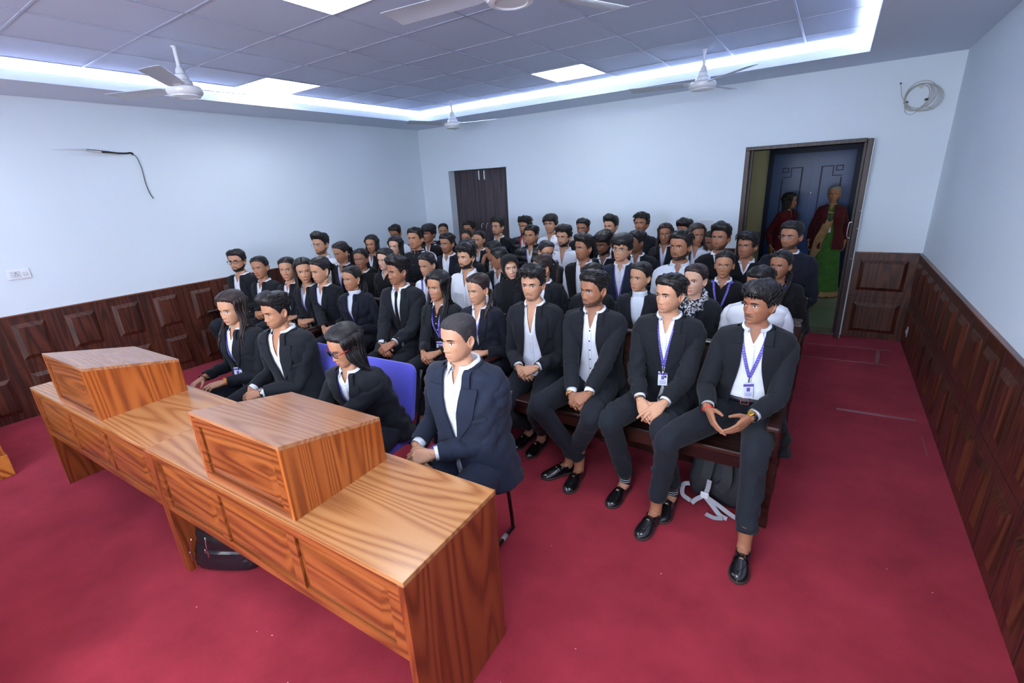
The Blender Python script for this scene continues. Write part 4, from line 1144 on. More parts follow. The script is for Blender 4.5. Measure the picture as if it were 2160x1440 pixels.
# ---------------------------------------------------------------- torso
TS = np.array([  # f, half width, front, back
 [-.25, .200, .130, .115],[-.10, .195, .135, .118],[.00, .182, .128, .114],[.15, .168, .122, .104],[.33, .150, .116, .092],[.50, .156, .118, .096],[.68, .170, .122, .106],
 [.80, .180, .112, .108],[.88, .186, .096, .100],[.935, .180, .080, .088],[.965, .155, .070, .078],[.985, .118, .062, .070],[1.0, .080, .054, .062],[1.012, .064, .048, .056]])
class Body:
    def __init__(s, NB, HIP, sc, fem, girth=1.0, bend=0.0):
        s.NB = np.array(NB); s.HIP = np.array(HIP); s.sc = sc; s.fem = fem; s.girth = girth; s.bend = bend
    def ctr(s, f):
        f = np.asarray(f, float)[..., None]
        c = s.HIP*(1-f)+s.NB*f
        bow = 4*np.clip(f, 0, 1)*(1-np.clip(f, 0, 1))
        return c+bow*np.array([0, s.bend, 0])
    def sec(s, f):
        w = np.interp(f, TS[:, 0], TS[:, 1]); a = np.interp(f, TS[:, 0], TS[:, 2]); b = np.interp(f, TS[:, 0], TS[:, 3])
        g = 1+(s.girth-1)*smo((0.95-f)/0.3)
        sh = 0.90 if s.fem else 1.0
        w = w*np.where(f > 0.6, sh, 1)*s.sc*(1+(g-1)*0.7); 
        bust = 0.016*np.exp(-((f-0.68)/0.13)**2) if s.fem else 0
        return w, (a*g+bust)*s.sc, b*s.sc*g
    def pt(s, f, phi, off=0.0):
        f, phi = np.broadcast_arrays(np.asarray(f, float), np.asarray(phi, float))
        w, a, b = s.sec(f); c = s.ctr(f); sn, cs = np.sin(phi), np.cos(phi)
        off = np.asarray(off, float)*np.ones_like(f)
        e = 0.88
        x = (w+off)*np.sign(sn)*np.abs(sn)**e
        y = np.where(cs > 0, -(a+off)*np.abs(cs)**e, (b+off)*np.abs(cs)**e)
        z = np.zeros_like(x)+off*smo((f-0.90)/0.06)*0.7
        return c+np.stack([x, y, z], -1)
    def phx(s, f, x, off):
        w, a, b = s.sec(f)
        return np.arcsin(np.clip(np.asarray(x)/(w+off), 0, 0.999)**(1/0.88))
def fold(G, amp, seed, f1=(9, 14), vert=False):
    """cloth folds: displace grid along its normal"""
    du = np.gradient(G, axis=1); dv = np.gradient(G, axis=0)
    n = np.cross(dv, du); n /= np.linalg.norm(n, axis=-1)[..., None]+1e-9
    r = np.random.default_rng(seed); out = np.zeros(G.shape[:2])
    for k in range(6):
        d = r.normal(size=3)*[1, 1, 1.6]; d /= np.linalg.norm(d)
        wv = np.sin(G@d*r.uniform(*f1)*6.28+r.uniform(0, 6.28)); out += np.sign(wv)*np.abs(wv)**1.6*0.5
    out *= 1.35*(0.5+0.5*np.sin(G@r.normal(size=3)*9+r.uniform(0, 6)))
    return G+n*(out*amp)[..., None]
def torso_cloth(B, off, f0, f1, gap, n=36, m=64, amp=0.003, seed=0, dbl=True, ribs=0):
    f = np.linspace(f0, f1, n); g = np.array([gap(v) for v in f])
    ph0 = np.array([B.phx(v, gg, off) for v, gg in zip(f, g)])
    t = np.linspace(0, 1, m)
    # denser near the front edges
    ph = ph0[:, None]+(2*PI-2*ph0[:, None])*t[None, :]
    G = B.pt(f[:, None], ph, off)
    if ribs: 
        du = np.abs(np.sin(f*PI*ribs))[:, None, None]**0.6
        c = B.ctr(f)[:, None, :]; v = G-c; v[..., 2] = 0; v /= np.linalg.norm(v, axis=-1)[..., None]; G = G+v*(du-0.6)*0.012
    G2 = fold(G, amp, seed)
    e = smo(np.minimum(t, 1-t)/0.04)[None, :, None]
    return G*(1-e)+G2*e, ph0, f
def shell(mb, G, th, m):
    """open grid with thickness"""
    du = np.gradient(G, axis=1); dv = np.gradient(G, axis=0)
    n = np.cross(du, dv); n /= np.linalg.norm(n, axis=-1)[..., None]+1e-9
    I = G-n*th
    mb.grid(G, m); mb.grid(I[:, ::-1], m)
    ea = np.concatenate([G[0], G[1:, -1], G[-1, ::-1][1:], G[::-1, 0][1:-1]]); eb = np.concatenate([I[0], I[1:, -1], I[-1, ::-1][1:], I[::-1, 0][1:-1]])
    mb.grid(np.array([ea, eb]), m, closeu=True)
def ik(S, W, l1, l2, pole):
    S, W = np.array(S), np.array(W); d = W-S; L = np.linalg.norm(d)
    if L > (l1+l2)*0.995: k = L/(l1+l2)/0.995; l1 *= k; l2 *= k
    u = d/L; a = (l1*l1-l2*l2+L*L)/(2*L); h = math.sqrt(max(l1*l1-a*a, 1e-6))
    p = np.array(pole, float); p -= u*np.dot(p, u); p /= np.linalg.norm(p)
    return S+u*a+p*h
def limb(P, n): return crom(P, n)

def collar_ring(B, lo, phc, r_in, drop, point, lift, m, thick=0.002, spread=0.02, mb=None, fwd=0.0, n=48):
    """folded collar standing round the neck"""
    s = B.sc; c = B.ctr(1.0)
    ph = np.linspace(phc, 2*PI-phc, n); sn, cs = np.sin(ph), np.cos(ph)
    frontness = smo((cs-0.05)/0.75)
    def ring(r, z, yb=1.0):
        return np.stack([c[0]+r*sn, c[1]+0.008*s-r*1.02*cs*np.where(cs > 0, 1.0, 1.0)-fwd*frontness, c[2]+z], -1)
    r0 = r_in*s
    base = ring(r0+0.002, lo*s-0.012*frontness*s); top = ring(r0, (lo+lift)*s-0.016*frontness*s); t2 = ring(r0+0.006*s, (lo+lift+0.001)*s-0.016*frontness*s)
    dd = drop+(point-drop)*frontness**2
    ci = np.minimum(np.arange(n), np.arange(n)[::-1]); dd = dd*np.interp(ci, [0, 1, 2, 3, 4, 6], [0.30, 0.62, 0.90, 1.05, 1.0, 1.0])
    mid = ring(r0+(0.008+spread*(0.15+0.4*frontness))*s, (lo+lift)*s-dd*s*0.5-0.016*frontness*s)
    low = ring(r0+(0.010+spread*(0.25+0.85*frontness))*s, (lo+lift)*s-dd*s-0.014*frontness*s)
    # keep the leaf over the shoulders
    G = np.stack([base, top, t2, mid, low])
    shell(mb, G, thick, m)
    return G

def add_part(mb, name, parent, smooth=True, **kw): 
    o = mb.obj(name, parent, smooth=smooth, fix=True, **kw); return o

def lapels(B, mb, off, gap, fb, fg, wmax, m, amp=0):
    for sd in (1, -1):
        f = np.linspace(fb, fg, 22); u = np.linspace(0, 1, 7)
        w = np.array([wmax*B.sc*smo((v-fb)/(0.62*(fg-fb)))**0.8 for v in f]); w[-1] *= 0.92
        G = np.zeros((22, 7, 3))
        for i, v in enumerate(f):
            x0 = gap(v)
            for j, uu in enumerate(u):
                vv = v+0.035*uu*smo((v-fb)/(fg-fb)*1.2-0.6)*-1*0
                ph = float(B.phx(v, x0+w[i]*uu+0.0005, off)); p = B.pt(v, sd*ph, off+0.004+0.005*math.sin(min(uu*1.6, 1)*PI/2))
                G[i, j] = p
        G = G if sd > 0 else G[:, ::-1]
        shell(mb, G, 0.003, m)
        # collar leaf above the notch
        f2 = np.linspace(fg+0.004, 1.0, 9); G = np.zeros((9, 6, 3))
        for i, v in enumerate(f2):
            x0 = gap(v); wi = wmax*B.sc*(0.52-0.10*i/8)
            for j, uu in enumerate(np.linspace(0, 1, 6)):
                ph = float(B.phx(v, min(x0+wi*uu, B.sec(v)[0]+off-0.003), off)); G[i, j] = B.pt(v, sd*ph, off+0.005+0.005*math.sin(min(uu*1.6, 1)*PI/2))
        G = G if sd > 0 else G[:, ::-1]
        shell(mb, G, 0.003, m)

def shoe_mesh(kind='loafer'):
    q = MB(); n = 22; N = 15
    L_ = 0.285
    xs = np.linspace(0, 1, n)
    w = np.interp(xs, [0, .06, .2, .45, .68, .82, .93, .98, 1], [.016, .029, .034, .035, .047, .046, .034, .020, .004])
    hh = np.interp(xs, [0, .06, .2, .38, .5, .65, .8, .93, 1], [.058, .066, .062, .066, .074, .058, .044, .036, .024])
    openf = (xs < 0.46) if kind == 'loafer' else (xs < 0.30)
    G = []
    for i in range(n):
        row = []
        for t in np.linspace(-1, 1, N):
            if openf[i]:
                a = abs(t); sx = math.copysign(1, t) if t else 1
                # side wall up to the rim, then folds inside
                if a > 0.25: zz = 0.012+(hh[i]-0.012)*smo((1-a)/0.75)**0.7; xx = sx*w[i]*(1.0-0.12*(1-a))
                else: zz = hh[i]-0.03*(1-a/0.25); xx = sx*w[i]*0.80*(a/0.25*0.15+0.85)
            else:
                ang = PI/2*t; xx = w[i]*math.sin(ang)**1 if True else 0; zz = 0.012+(hh[i]-0.012)*abs(math.cos(ang))**0.7
            row.append((xx, -(xs[i]-0.22)*L_, zz))
        G.append(row)
    q.grid(np.array(G), M_brown)
    # welt and sole
    so = []
    for (dz, k) in ((0.0, 0.97), (0.004, 1.05), (0.012, 1.07), (0.015, 1.02)):
        pts = [(w[i]*k+0.001, -(xs[i]-0.22)*L_*1.0, dz) for i in range(n)]+[(-w[i]*k-0.001, -(xs[i]-0.22)*L_, dz) for i in range(n-1, -1, -1)]
        so.append(pts)
    q.grid(np.array(so), M_sole, closeu=True, capa=True, capb=True)
    # strap / laces
    if kind == 'loafer':
        st = []
        for t in np.linspace(-1, 1, 13):
            ang = PI/2*t*0.92; i = int(0.56*n); st.append((w[i]*1.03*math.sin(ang), -(0.55-0.22)*L_, 0.012+(hh[i]-0.008)*abs(math.cos(ang))**0.7))
        st = np.array(st); q.grid(np.array([st-[0, .010, 0.0], st+[0, 0, .003], st+[0, .012, 0.003], st+[0, .016, 0]]), M_brown)
        apr = []
        for t in np.linspace(0, PI, 15): apr.append((0.026*math.cos(t), -(0.60+0.20*math.sin(t)-0.22)*L_, 0.0))
        P = []
        for (x_, y_, _) in apr:
            xi = -y_/L_+0.22; wi = np.interp(xi, xs, w); hi = np.interp(xi, xs, hh); P.append((x_, y_, 0.013+(hi-0.012)*max(0.0, 1-(x_/wi)**2)**0.35))
        q.tube(np.array(P), 0.0016, 6, M_brown)
    else:
        for k in range(5):
            y_ = -(0.34+0.05*k-0.22)*L_; hi = np.interp(0.34+0.05*k, xs, hh); q.tube([(-0.016, y_, hi*0.93), (0, y_-0.004, hi+0.003), (0.016, y_, hi*0.93)], 0.0018, 5, M_btn)
    return q.mesh('shoe', True)
SHOES = {}
def get_shoe(kind):
    if kind not in SHOES:
        SHOES[kind] = shoe_mesh(kind)
        if kind == 'sneaker': SHOES[kind].materials[0] = M_white; SHOES[kind].materials[1] = M_black
    return SHOES[kind]

GLC = {}
def glasses_mesh(key, style):
    if (key, style) in GLC: return GLC[(key, style)]
    h = get_head(key); y0 = h['front_y'](0.0, 0.004)-0.006
    out = {}
    fm = {'black': M_lash, 'red': M_lash, 'wire': M_steel, 'rimless': M_steel}[style]
    ra, rb = (0.0225, 0.0185) if style in ('red', 'wire') else (0.0235, 0.0165)
    th = np.linspace(0, 2*PI, 28, endpoint=False)
    ye = min(h['front_y'](0.03, 0.0), y0+0.01)-0.010
    q = MB(); ql = MB()
    for s in (-1, 1):
        P = np.stack([s*0.0325+ra*np.sign(np.cos(th))*np.abs(np.cos(th))**0.8, ye+0.10*(np.abs(s*0.0325+ra*np.cos(th)))**1.6, -0.003+rb*np.sign(np.sin(th))*np.abs(np.sin(th))**0.8], 1)
        q.grid(tube_grid(P, 0.0019 if style in ('black', 'red') else 0.0009, 6, closed=True), fm, closeu=True, closev=True)
        c = P.mean(0); ql.grid(np.array([P*0.02+c*0.98, P*0.97+c*0.03]), M_glass, closeu=True)
    q.tube(crom([(-0.0105, ye, 0.003), (0, ye-0.003, 0.006), (0.0105, ye, 0.003)], 7), 0.0016 if style in ('black', 'red') else 0.0009, 6, fm)
    out['frame'] = q.mesh('spectacle_frame', True); out['lens'] = ql.mesh('lens', True)
    q = MB(); am = M_redf if style == 'red' else fm
    for s in (-1, 1):
        q.tube(crom([(s*0.056, ye+0.002, 0.004), (s*0.0745, ye+0.018, 0.006), (s*0.0825, 0.0, 0.006), (s*0.083, 0.018, 0.0), (s*0.080, 0.03, -0.022)], 18), 0.0024 if style in ('black', 'red') else 0.0011, 6, am, flat=1.6 if style == 'red' else 1)
    out['arm'] = q.mesh('temple_arm', True)
    GLC[(key, style)] = out
    return out

PSEED = [0]
PROPS = {}
def build_person(spec):
    """spec: head=(X,Y,Z) world eye level, hyaw/hpitch/hroll deg (world yaw, 0 = faces -Y, + = turns towards -X), byaw, ..."""
    g = spec.get; PSEED[0] += 1; sd = PSEED[0]*13+5
    fem = g('sex') == 'f'; sc = g('sc', 1.0)*(0.90 if fem else 0.955); hs = g('hs', 0.95)
    X, Y, Z = spec['head']; byaw = math.radians(g('byaw', 0.30*math.degrees(math.atan2(X, Y)) if not g('standing') else 0)); lean = g('lean', 0.03)
    R = np.array([[math.cos(-byaw), -math.sin(-byaw), 0], [math.sin(-byaw), math.cos(-byaw), 0], [0, 0, 1]])   # local -> world is rot(-byaw) (+ turns to -X)
    # base so that the hips sit behind the head
    off = R@np.array([0, 0.045+lean, 0])
    base = np.array([X+off[0], Y+off[1], 0])
    rz = -byaw
    def toL(p): return (np.array(p, float)-base)@R     # inverse rotation
    HC = toL((X, Y, Z))
    hy = math.radians(g('hyaw', 0))-byaw; hp = math.radians(g('pitch', 0)); hr = math.radians(g('roll', 0))
    RH = np.array(Matrix.Rotation(-hy, 3, 'Z') @ Matrix.Rotation(hp, 3, 'X') @ Matrix.Rotation(hr, 3, 'Y'))
    key = (fem, g('jaw', 1.0), g('nose', 1.0), 1.0, g('lips', 1.0), g('smile', 0.0), g('open', 0.0))
    h = get_head(key)
    standing = g('standing', False)
    seat = g('seat', 0.45)
    NB = HC+np.array([0, 0.022*sc, -0.172*hs]); 
    HIP = np.array([0, 0.0, (seat+0.075) if not standing else NB[2]-0.53*sc])
    if g('nb'): NB = NB+np.array(g('nb'))
    B = Body(NB, HIP, sc, fem, g('girth', 1.0), g('bend', 0.012))
    # ---- body mesh: head + neck + chest
    P = h['P']*hs; na = P.shape[0]; t = h['t']
    Ph = P@RH.T+HC
    # neck blend: ring target in torso frame
    low = P.copy(); low[..., 2] += 0.192*hs; low[..., 1] -= 0.022*sc
    Pn = low+NB
    wg = smo((t-14.8)/(20.2-14.8))[:, None, None]
    full = Ph*(1-wg)+Pn*wg
    fch = np.array([0.992, 0.975, 0.95, 0.92, 0.88, 0.83, 0.77, 0.70, 0.60, 0.48, 0.3, 0.12, -0.02])
    chest = B.pt(fch[:, None], PHI[None, :], 0.0)
    G = np.concatenate([full, chest]); mb = MB()
    mb.grid(G, SKIN[g('skin', 'mid')], closeu=True, capa=True, capb=True)
    nG = G.shape[0]*NC
    at = {}
    for k in ('lip', 'cheek', 'beard', 'mark'):
        src = h['lip'] if k == 'lip' else h['cheek'] if k == 'cheek' else h['mark'] if k == 'mark' else h[{'full': 'beard', 'stubble': 'beard', 'must': 'must', 'goat': 'goat', None: 'beard'}[g('beard')]]
        amt = {'lip': g('lipc', 1.0 if fem else 0.55), 'cheek': 0.5, 'beard': (0 if g('beard') is None else (g('bd', {'full': 1.0, 'stubble': 0.45, 'must': 0.8, 'goat': 0.8}[g('beard')])+(0.0 if g('beard') == 'stubble' else 0.22))), 'mark': g('mark', 0.0)}[k]
        at[k] = [np.concatenate([(src*amt).reshape(-1), np.zeros(len(fch)*NC)])]
    def more(V, F):
        mb.add(V, F, SKIN[g('skin', 'mid')])
        for k in at: at[k].append(np.zeros(len(V)))
    for s_ in (-1, 1):
        E_ = ear_grid(s_)*hs*[0.97 if fem else 1.0, 1, 1]@RH.T+HC
        b2 = MB(); b2.grid(E_, closeu=True, capb=True); more(b2.V[0], b2.F)
    # ---- arms
    pose = g('pose', 'clasp')
    shz = NB[2]-0.082*sc; ctr = B.ctr(0.92)
    l1, l2 = 0.285*sc, 0.245*sc
    S = {s_: np.array([s_*0.160*sc*(0.92 if fem else 1.0), ctr[1]+0.004, shz]) for s_ in (-1, 1)}
    Hc = toL(g('hands')) if g('hands') else np.array([0, -0.27*sc, seat+0.215]) if not standing else np.array([0, -0.1, NB[2]-0.5])
    hd = {}
    if pose == 'clasp':
        hd[-1] = (Hc+[-.075, .030, -.002], (.86, -.46, -.18), (-.25, -.55, .8), 'clasp'); hd[1] = (Hc+[.078, .024, .014], (-.86, -.44, -.16), (.25, -.5, .82), 'clasp')
    elif pose == 'steeple':
        hd[-1] = (Hc+[-.112, .035, .055], (.60, -.42, -.68), (-.72, -.62, -.25), 'steeple'); hd[1] = (Hc+[.112, .035, .055], (-.60, -.42, -.68), (.72, -.62, -.25), 'steeple')
    elif pose == 'over':
        hd[-1] = (Hc+[-.080, .045, .030], (.62, -.55, -.50), (-.40, -.60, .65), 'rest'); hd[1] = (Hc+[.082, .030, .030], (-.72, -.50, -.46), (.35, -.50, .78), 'loose')
    elif pose == 'laps':
        hd[-1] = (Hc+[-.12, .02, -.01], (.25, -.93, -.15), (-.2, -.1, .95), 'rest'); hd[1] = (Hc+[.10, .02, -.01], (-.35, -.9, -.1), (.2, -.1, .95), 'rest')
    elif pose == 'side':
        hd[-1] = (np.array([-.25*sc, 0.0, NB[2]-0.56*sc]), (.02, -.1, -1), (-1, 0, 0), 'rest'); hd[1] = (np.array([.25*sc, 0.02, NB[2]-0.56*sc]), (-.02, -.1, -1), (1, 0, 0), 'rest')
    elif pose == 'face':
        hd[-1] = (HC+RH@np.array([-.03, -.16, -.13]), (.1, .35, .9), (-.5, -.8, .1), 'rest'); hd[1] = (Hc+[.08, .02, .01], (-.86, -.44, -.16), (.25, -.5, .82), 'clasp')
    arms = {}
    for s_ in (-1, 1):
        W, D, U, hp_ = hd[s_]; W = np.array(W, float)
        pole = (s_*0.42, 0.40, -0.85) if pose != 'side' else (s_*0.3, 1, 0)
        E = ik(S[s_], W, l1, l2, pole)
        if pose not in ('side', 'face'):
            f0_ = (W-E)/np.linalg.norm(W-E); D0 = np.array(D, float); D0 /= np.linalg.norm(D0)
            D1 = 0.58*D0+0.42*f0_; D1 /= np.linalg.norm(D1); W = W+(D0-D1)*0.12*sc; D = D1; E = ik(S[s_], W, l1, l2, pole)
        V, F = place_hand(hp_, s_, W, D, U, sc*0.97)
        # forearm stub continuing into the sleeve
        more(V, F)
        fa = (W-E)/np.linalg.norm(W-E); Dn = np.array(D)/np.linalg.norm(D)
        stub = tube_grid(crom([W+Dn*0.008, W-Dn*0.018*sc-fa*0.008*sc, W-fa*0.10*sc], 10), np.linspace(0.0175, 0.0265, 10)*sc, 14, 1.12, up=U)
        b2 = MB(); b2.grid(stub, closeu=True, capa=True, capb=True); more(b2.V[0], b2.F)
        arm = tube_grid(crom([S[s_]-[s_*0.06, 0, 0], S[s_], S[s_]*.5+E*.5, E, E*.5+W*.5, W-fa*0.06*sc], 20), np.interp(np.linspace(0, 1, 20), [0, .2, .55, 1], [.028, .034, .030, .024])*sc, 12)
        b2 = MB(); b2.grid(arm, closeu=True, capa=True, capb=True); more(b2.V[0], b2.F)
        arms[s_] = (S[s_], E, W, fa, Dn)
    # ---- legs
    lower = {}
    tl, sl = 0.45*sc, 0.43*sc
    for s_ in (-1, 1):
        if standing:
            K = np.array([s_*0.085, -0.01, 0.48*sc]); A = np.array([s_*0.08, 0.02, 0.09]); T_ = np.array([s_*0.1, -1, 0])
        else:
            ft = g('footR') if s_ < 0 else g('footL')
            hipj = np.array([s_*0.085*sc, -0.02, seat+0.07])
            if ft is not None:
                A = toL((ft[0], ft[1], 0.0)); A[2] = 0.095; T_ = toL((ft[0]+ft[2], ft[1]+ft[3], 0))-toL((ft[0], ft[1], 0)); kp = g('kneeR' if s_ < 0 else 'kneeL', (s_*0.25, -1.0, 0.6))
                K = ik(hipj, A, tl, sl, kp)
                kk = g('kR') if s_ < 0 else g('kL')
                if kk is not None: K = toL((kk[0], kk[1], 0)); K[2] = kk[2]
            else:
                A = np.array([s_*0.095, -0.41*sc, 0.095]); T_ = np.array([s_*0.15, -1, 0]); K = np.array([s_*0.125, -0.445*sc, seat+0.055])
        lower[s_] = (np.array([s_*0.088*sc, -0.0, seat+0.085]) if not standing else np.array([s_*0.08, 0, HIP[2]]), K, A, T_/np.linalg.norm(T_))
    for s_ in (-1, 1):
        H_, K, A, T_ = lower[s_]
        leg = tube_grid(crom([H_-[0, 0, 0.0], H_*.5+K*.5, K, K*.5+A*.5, A+[0, 0, 0.04]], 20), np.interp(np.linspace(0, 1, 20), [0, .5, 1], [.06, .044, .032])*sc, 12)
        b2 = MB(); b2.grid(leg, closeu=True, capa=True, capb=True); more(b2.V[0], b2.F)
        foot = crom([A+[0, 0, 0.10], A, A-[0, 0, 0.045]+T_*0.02, A-[0, 0, 0.055]+T_*0.10], 14)
        b2 = MB(); b2.grid(tube_grid(foot, np.interp(np.linspace(0, 1, 14), [0, .35, .6, 1], [.040, .034, .036, .024])*sc, 14), closeu=True, capa=True, capb=True); more(b2.V[0], b2.F)
    me = mb.mesh('person', True, attrs={k: np.concatenate(v) for k, v in at.items()}, fix=False)
    body = bpy.data.objects.new('person', me); COL.objects.link(body)
    body.location = base; body.rotation_euler = (0, 0, rz)
    tag(body, spec['label'], 'person', g('group'))
    # ---- head parts
    MH = Matrix.Translation(Vector(HC)) @ Matrix(RH.tolist()).to_4x4() @ Matrix.Scale(hs, 4)
    def hpart(name, me_, parent=body, lab=None):
        o = bpy.data.objects.new(name, me_); COL.objects.link(o); o.parent = parent
        if parent is body: o.matrix_local = MH
        if lab: o['label'] = lab
        return o
    for sfx in ('', 'R'):
        if not g('hideface'):
            e = hpart('eye', h['eye'+sfx]); hpart('eyelashes', h['lash'+sfx], e); hpart('eyebrow', h['brow'+sfx])
    hst = g('hair', 'short')
    if hst == 'hijab': hijab(body, MH, B, HC, RH, hs, key)
    else:
        hpart('hair', get_hair(key, hst, g('hc', 'black'), g('hseed', sd % 5), g('tail', 0), g('pitch', 0) if hst == 'long' else 0))
        if g('cap'):
            q = MB(); th = np.linspace(0, 2*PI, 26, endpoint=False); rows = []
            for a_ in np.linspace(0.05, 1.0, 8): rows.append([(0.078*math.sin(a_*1.45)*math.cos(t_), 0.078*math.sin(a_*1.45)*math.sin(t_), 0.085*math.cos(a_*1.45)) for t_ in th])
            Gc = np.array(rows)@np.array(Matrix.Rotation(math.radians(-52), 3, 'X')).T+[0, 0.05, 0.045]
            q.grid(Gc, M_shirt, closeu=True, capa=True); o = q.obj('white_cap', body, smooth=True); o.matrix_local = MH
    gl = g('glasses')
    if gl:
        gm = glasses_mesh(key, gl); fo = hpart('spectacles', gm['frame'], lab='red-armed spectacles' if gl == 'red' else None); hpart('lens', gm['lens'], fo); hpart('temple_arm', gm['arm'], fo)
    if g('ear'):
        q = MB()
        for s_ in (-1, 1): q.ell((s_*0.083, 0.006, -0.045), (0.0055,)*3, mat('pearl', (236, 228, 214), rough=0.15), nu=10, nv=7)
        o = q.obj('earring', body, smooth=True); o.matrix_local = MH
    clothe(spec, body, B, arms, lower, HC, sd, fem, sc, seat, standing)
    return body

def ribbon(mb, P, N, w, m, th=0.0012):
    """flat band along P with face normals N"""
    P = np.array(P); N = np.array(N); T = np.gradient(P, axis=0); T /= np.linalg.norm(T, axis=1)[:, None]
    S = np.cross(T, N); S /= np.linalg.norm(S, axis=1)[:, None]; N = np.cross(S, T)
    G = np.stack([P-S*w-N*th/2, P-S*w+N*th/2, P+S*w+N*th/2, P+S*w-N*th/2], 1)
    mb.grid(G, m, closeu=True, capa=True, capb=True)

def lanyard(body, B, off, card, fc=0.52, gx=0.055, letters=True, side=0.0, black=False):
    lm_ = M_btn if black else M_lan
    q = MB()
    for s_ in (-1, 1):
        P = []; N = []
        for u in np.linspace(0, 1, 22):
            f = 1.0-(1.0-fc)*u; x = gx*B.sc*(1-u)**0.9*1.1
            p0 = B.pt(f, s_*float(B.phx(f, x, off)), off+0.002) if u > 0.02 else B.pt(0.999, s_*0.9, off+0.002)
            p0 = p0+np.array([side*u, 0, 0]); P.append(p0); N.append((s_*0.25, -1, 0.35))
        Q = np.array([B.ctr(1.0)+[s_*0.02, 0.07*B.sc, 0.02], B.ctr(1.0)+[s_*0.058*B.sc, 0.03, 0.030]])
        ribbon(q, np.array(P), np.array(N), 0.0085, lm_)
        ribbon(q, crom([B.ctr(1.0)+[s_*0.0, 0.070*B.sc, 0.022], B.ctr(1.0)+[s_*0.055*B.sc, 0.040*B.sc, 0.026], B.ctr(1.0)+[s_*0.072*B.sc, 0.0, 0.012], P[0]], 12), np.array([(s_*0.7, 0.4, 0.5)]*12), 0.008, lm_)
    o = q.obj('lanyard', body, smooth=False)
    if letters:
        q = MB()
        for s_ in (-1, 1):
            for u in np.linspace(0.12, 0.93, 15):
                f = 1.0-(1.0-fc)*u; x = gx*B.sc*(1-u)**0.9*1.1
                p = B.pt(f, s_*float(B.phx(f, x, off)), off+0.004)+np.array([side*u, -0.0012, 0])
                f2 = f-0.012; x2 = gx*B.sc*(1-min(1, u+0.02))**0.9*1.1; p2 = B.pt(f2, s_*float(B.phx(f2, x2, off)), off+0.004)+np.array([side*u, -0.0012, 0])
                d = p2-p; d /= np.linalg.norm(d)
                L_ = 0.0065+0.002*math.sin(u*40)
                n_ = np.array([s_*0.25, -1, 0.35]); sx = np.cross(d, n_); sx /= np.linalg.norm(sx)
                for k in (-0.003, 0.0025):
                    ribbon(q, [p+sx*k-d*L_/2, p+sx*k+d*L_/2], [n_, n_], 0.0009, M_lanw, 0.0006)
        q.obj('lettering', o)
    pc = B.pt(fc, 0.0, off+0.004)+np.array([side, 0, 0])
    q = MB(); q.tube([pc, pc-[0, 0, 0.03]], 0.003, 6, M_lash); q.obj('clip', o, smooth=True)
    if card:
        cz = pc-np.array([0, 0.004, 0.032]); fcz = fc-0.15
        q = MB(); q.box((-0.027, -0.0012, -0.086), (0.027, 0.0012, 0.0), M_card, bev=0.001)
        q.box((-0.027, -0.0018, -0.02), (0.027, -0.0013, -0.006), M_cardb); q.box((-0.009, -0.0018, -0.048), (0.009, -0.0013, -0.026), M_cardb)
        for k in range(3): q.box((-0.018, -0.0018, -0.058-k*0.008), (0.018, -0.0013, -0.0555-k*0.008), M_cardb)
        c = q.obj('id_card', o); tilt = math.atan2(float(B.ctr(fc)[1]-B.ctr(0.3)[1]), 0.2)*0.6
        c.location = cz; c.rotation_euler = (-0.12, 0, card if isinstance(card, float) else 0.1)
    return o

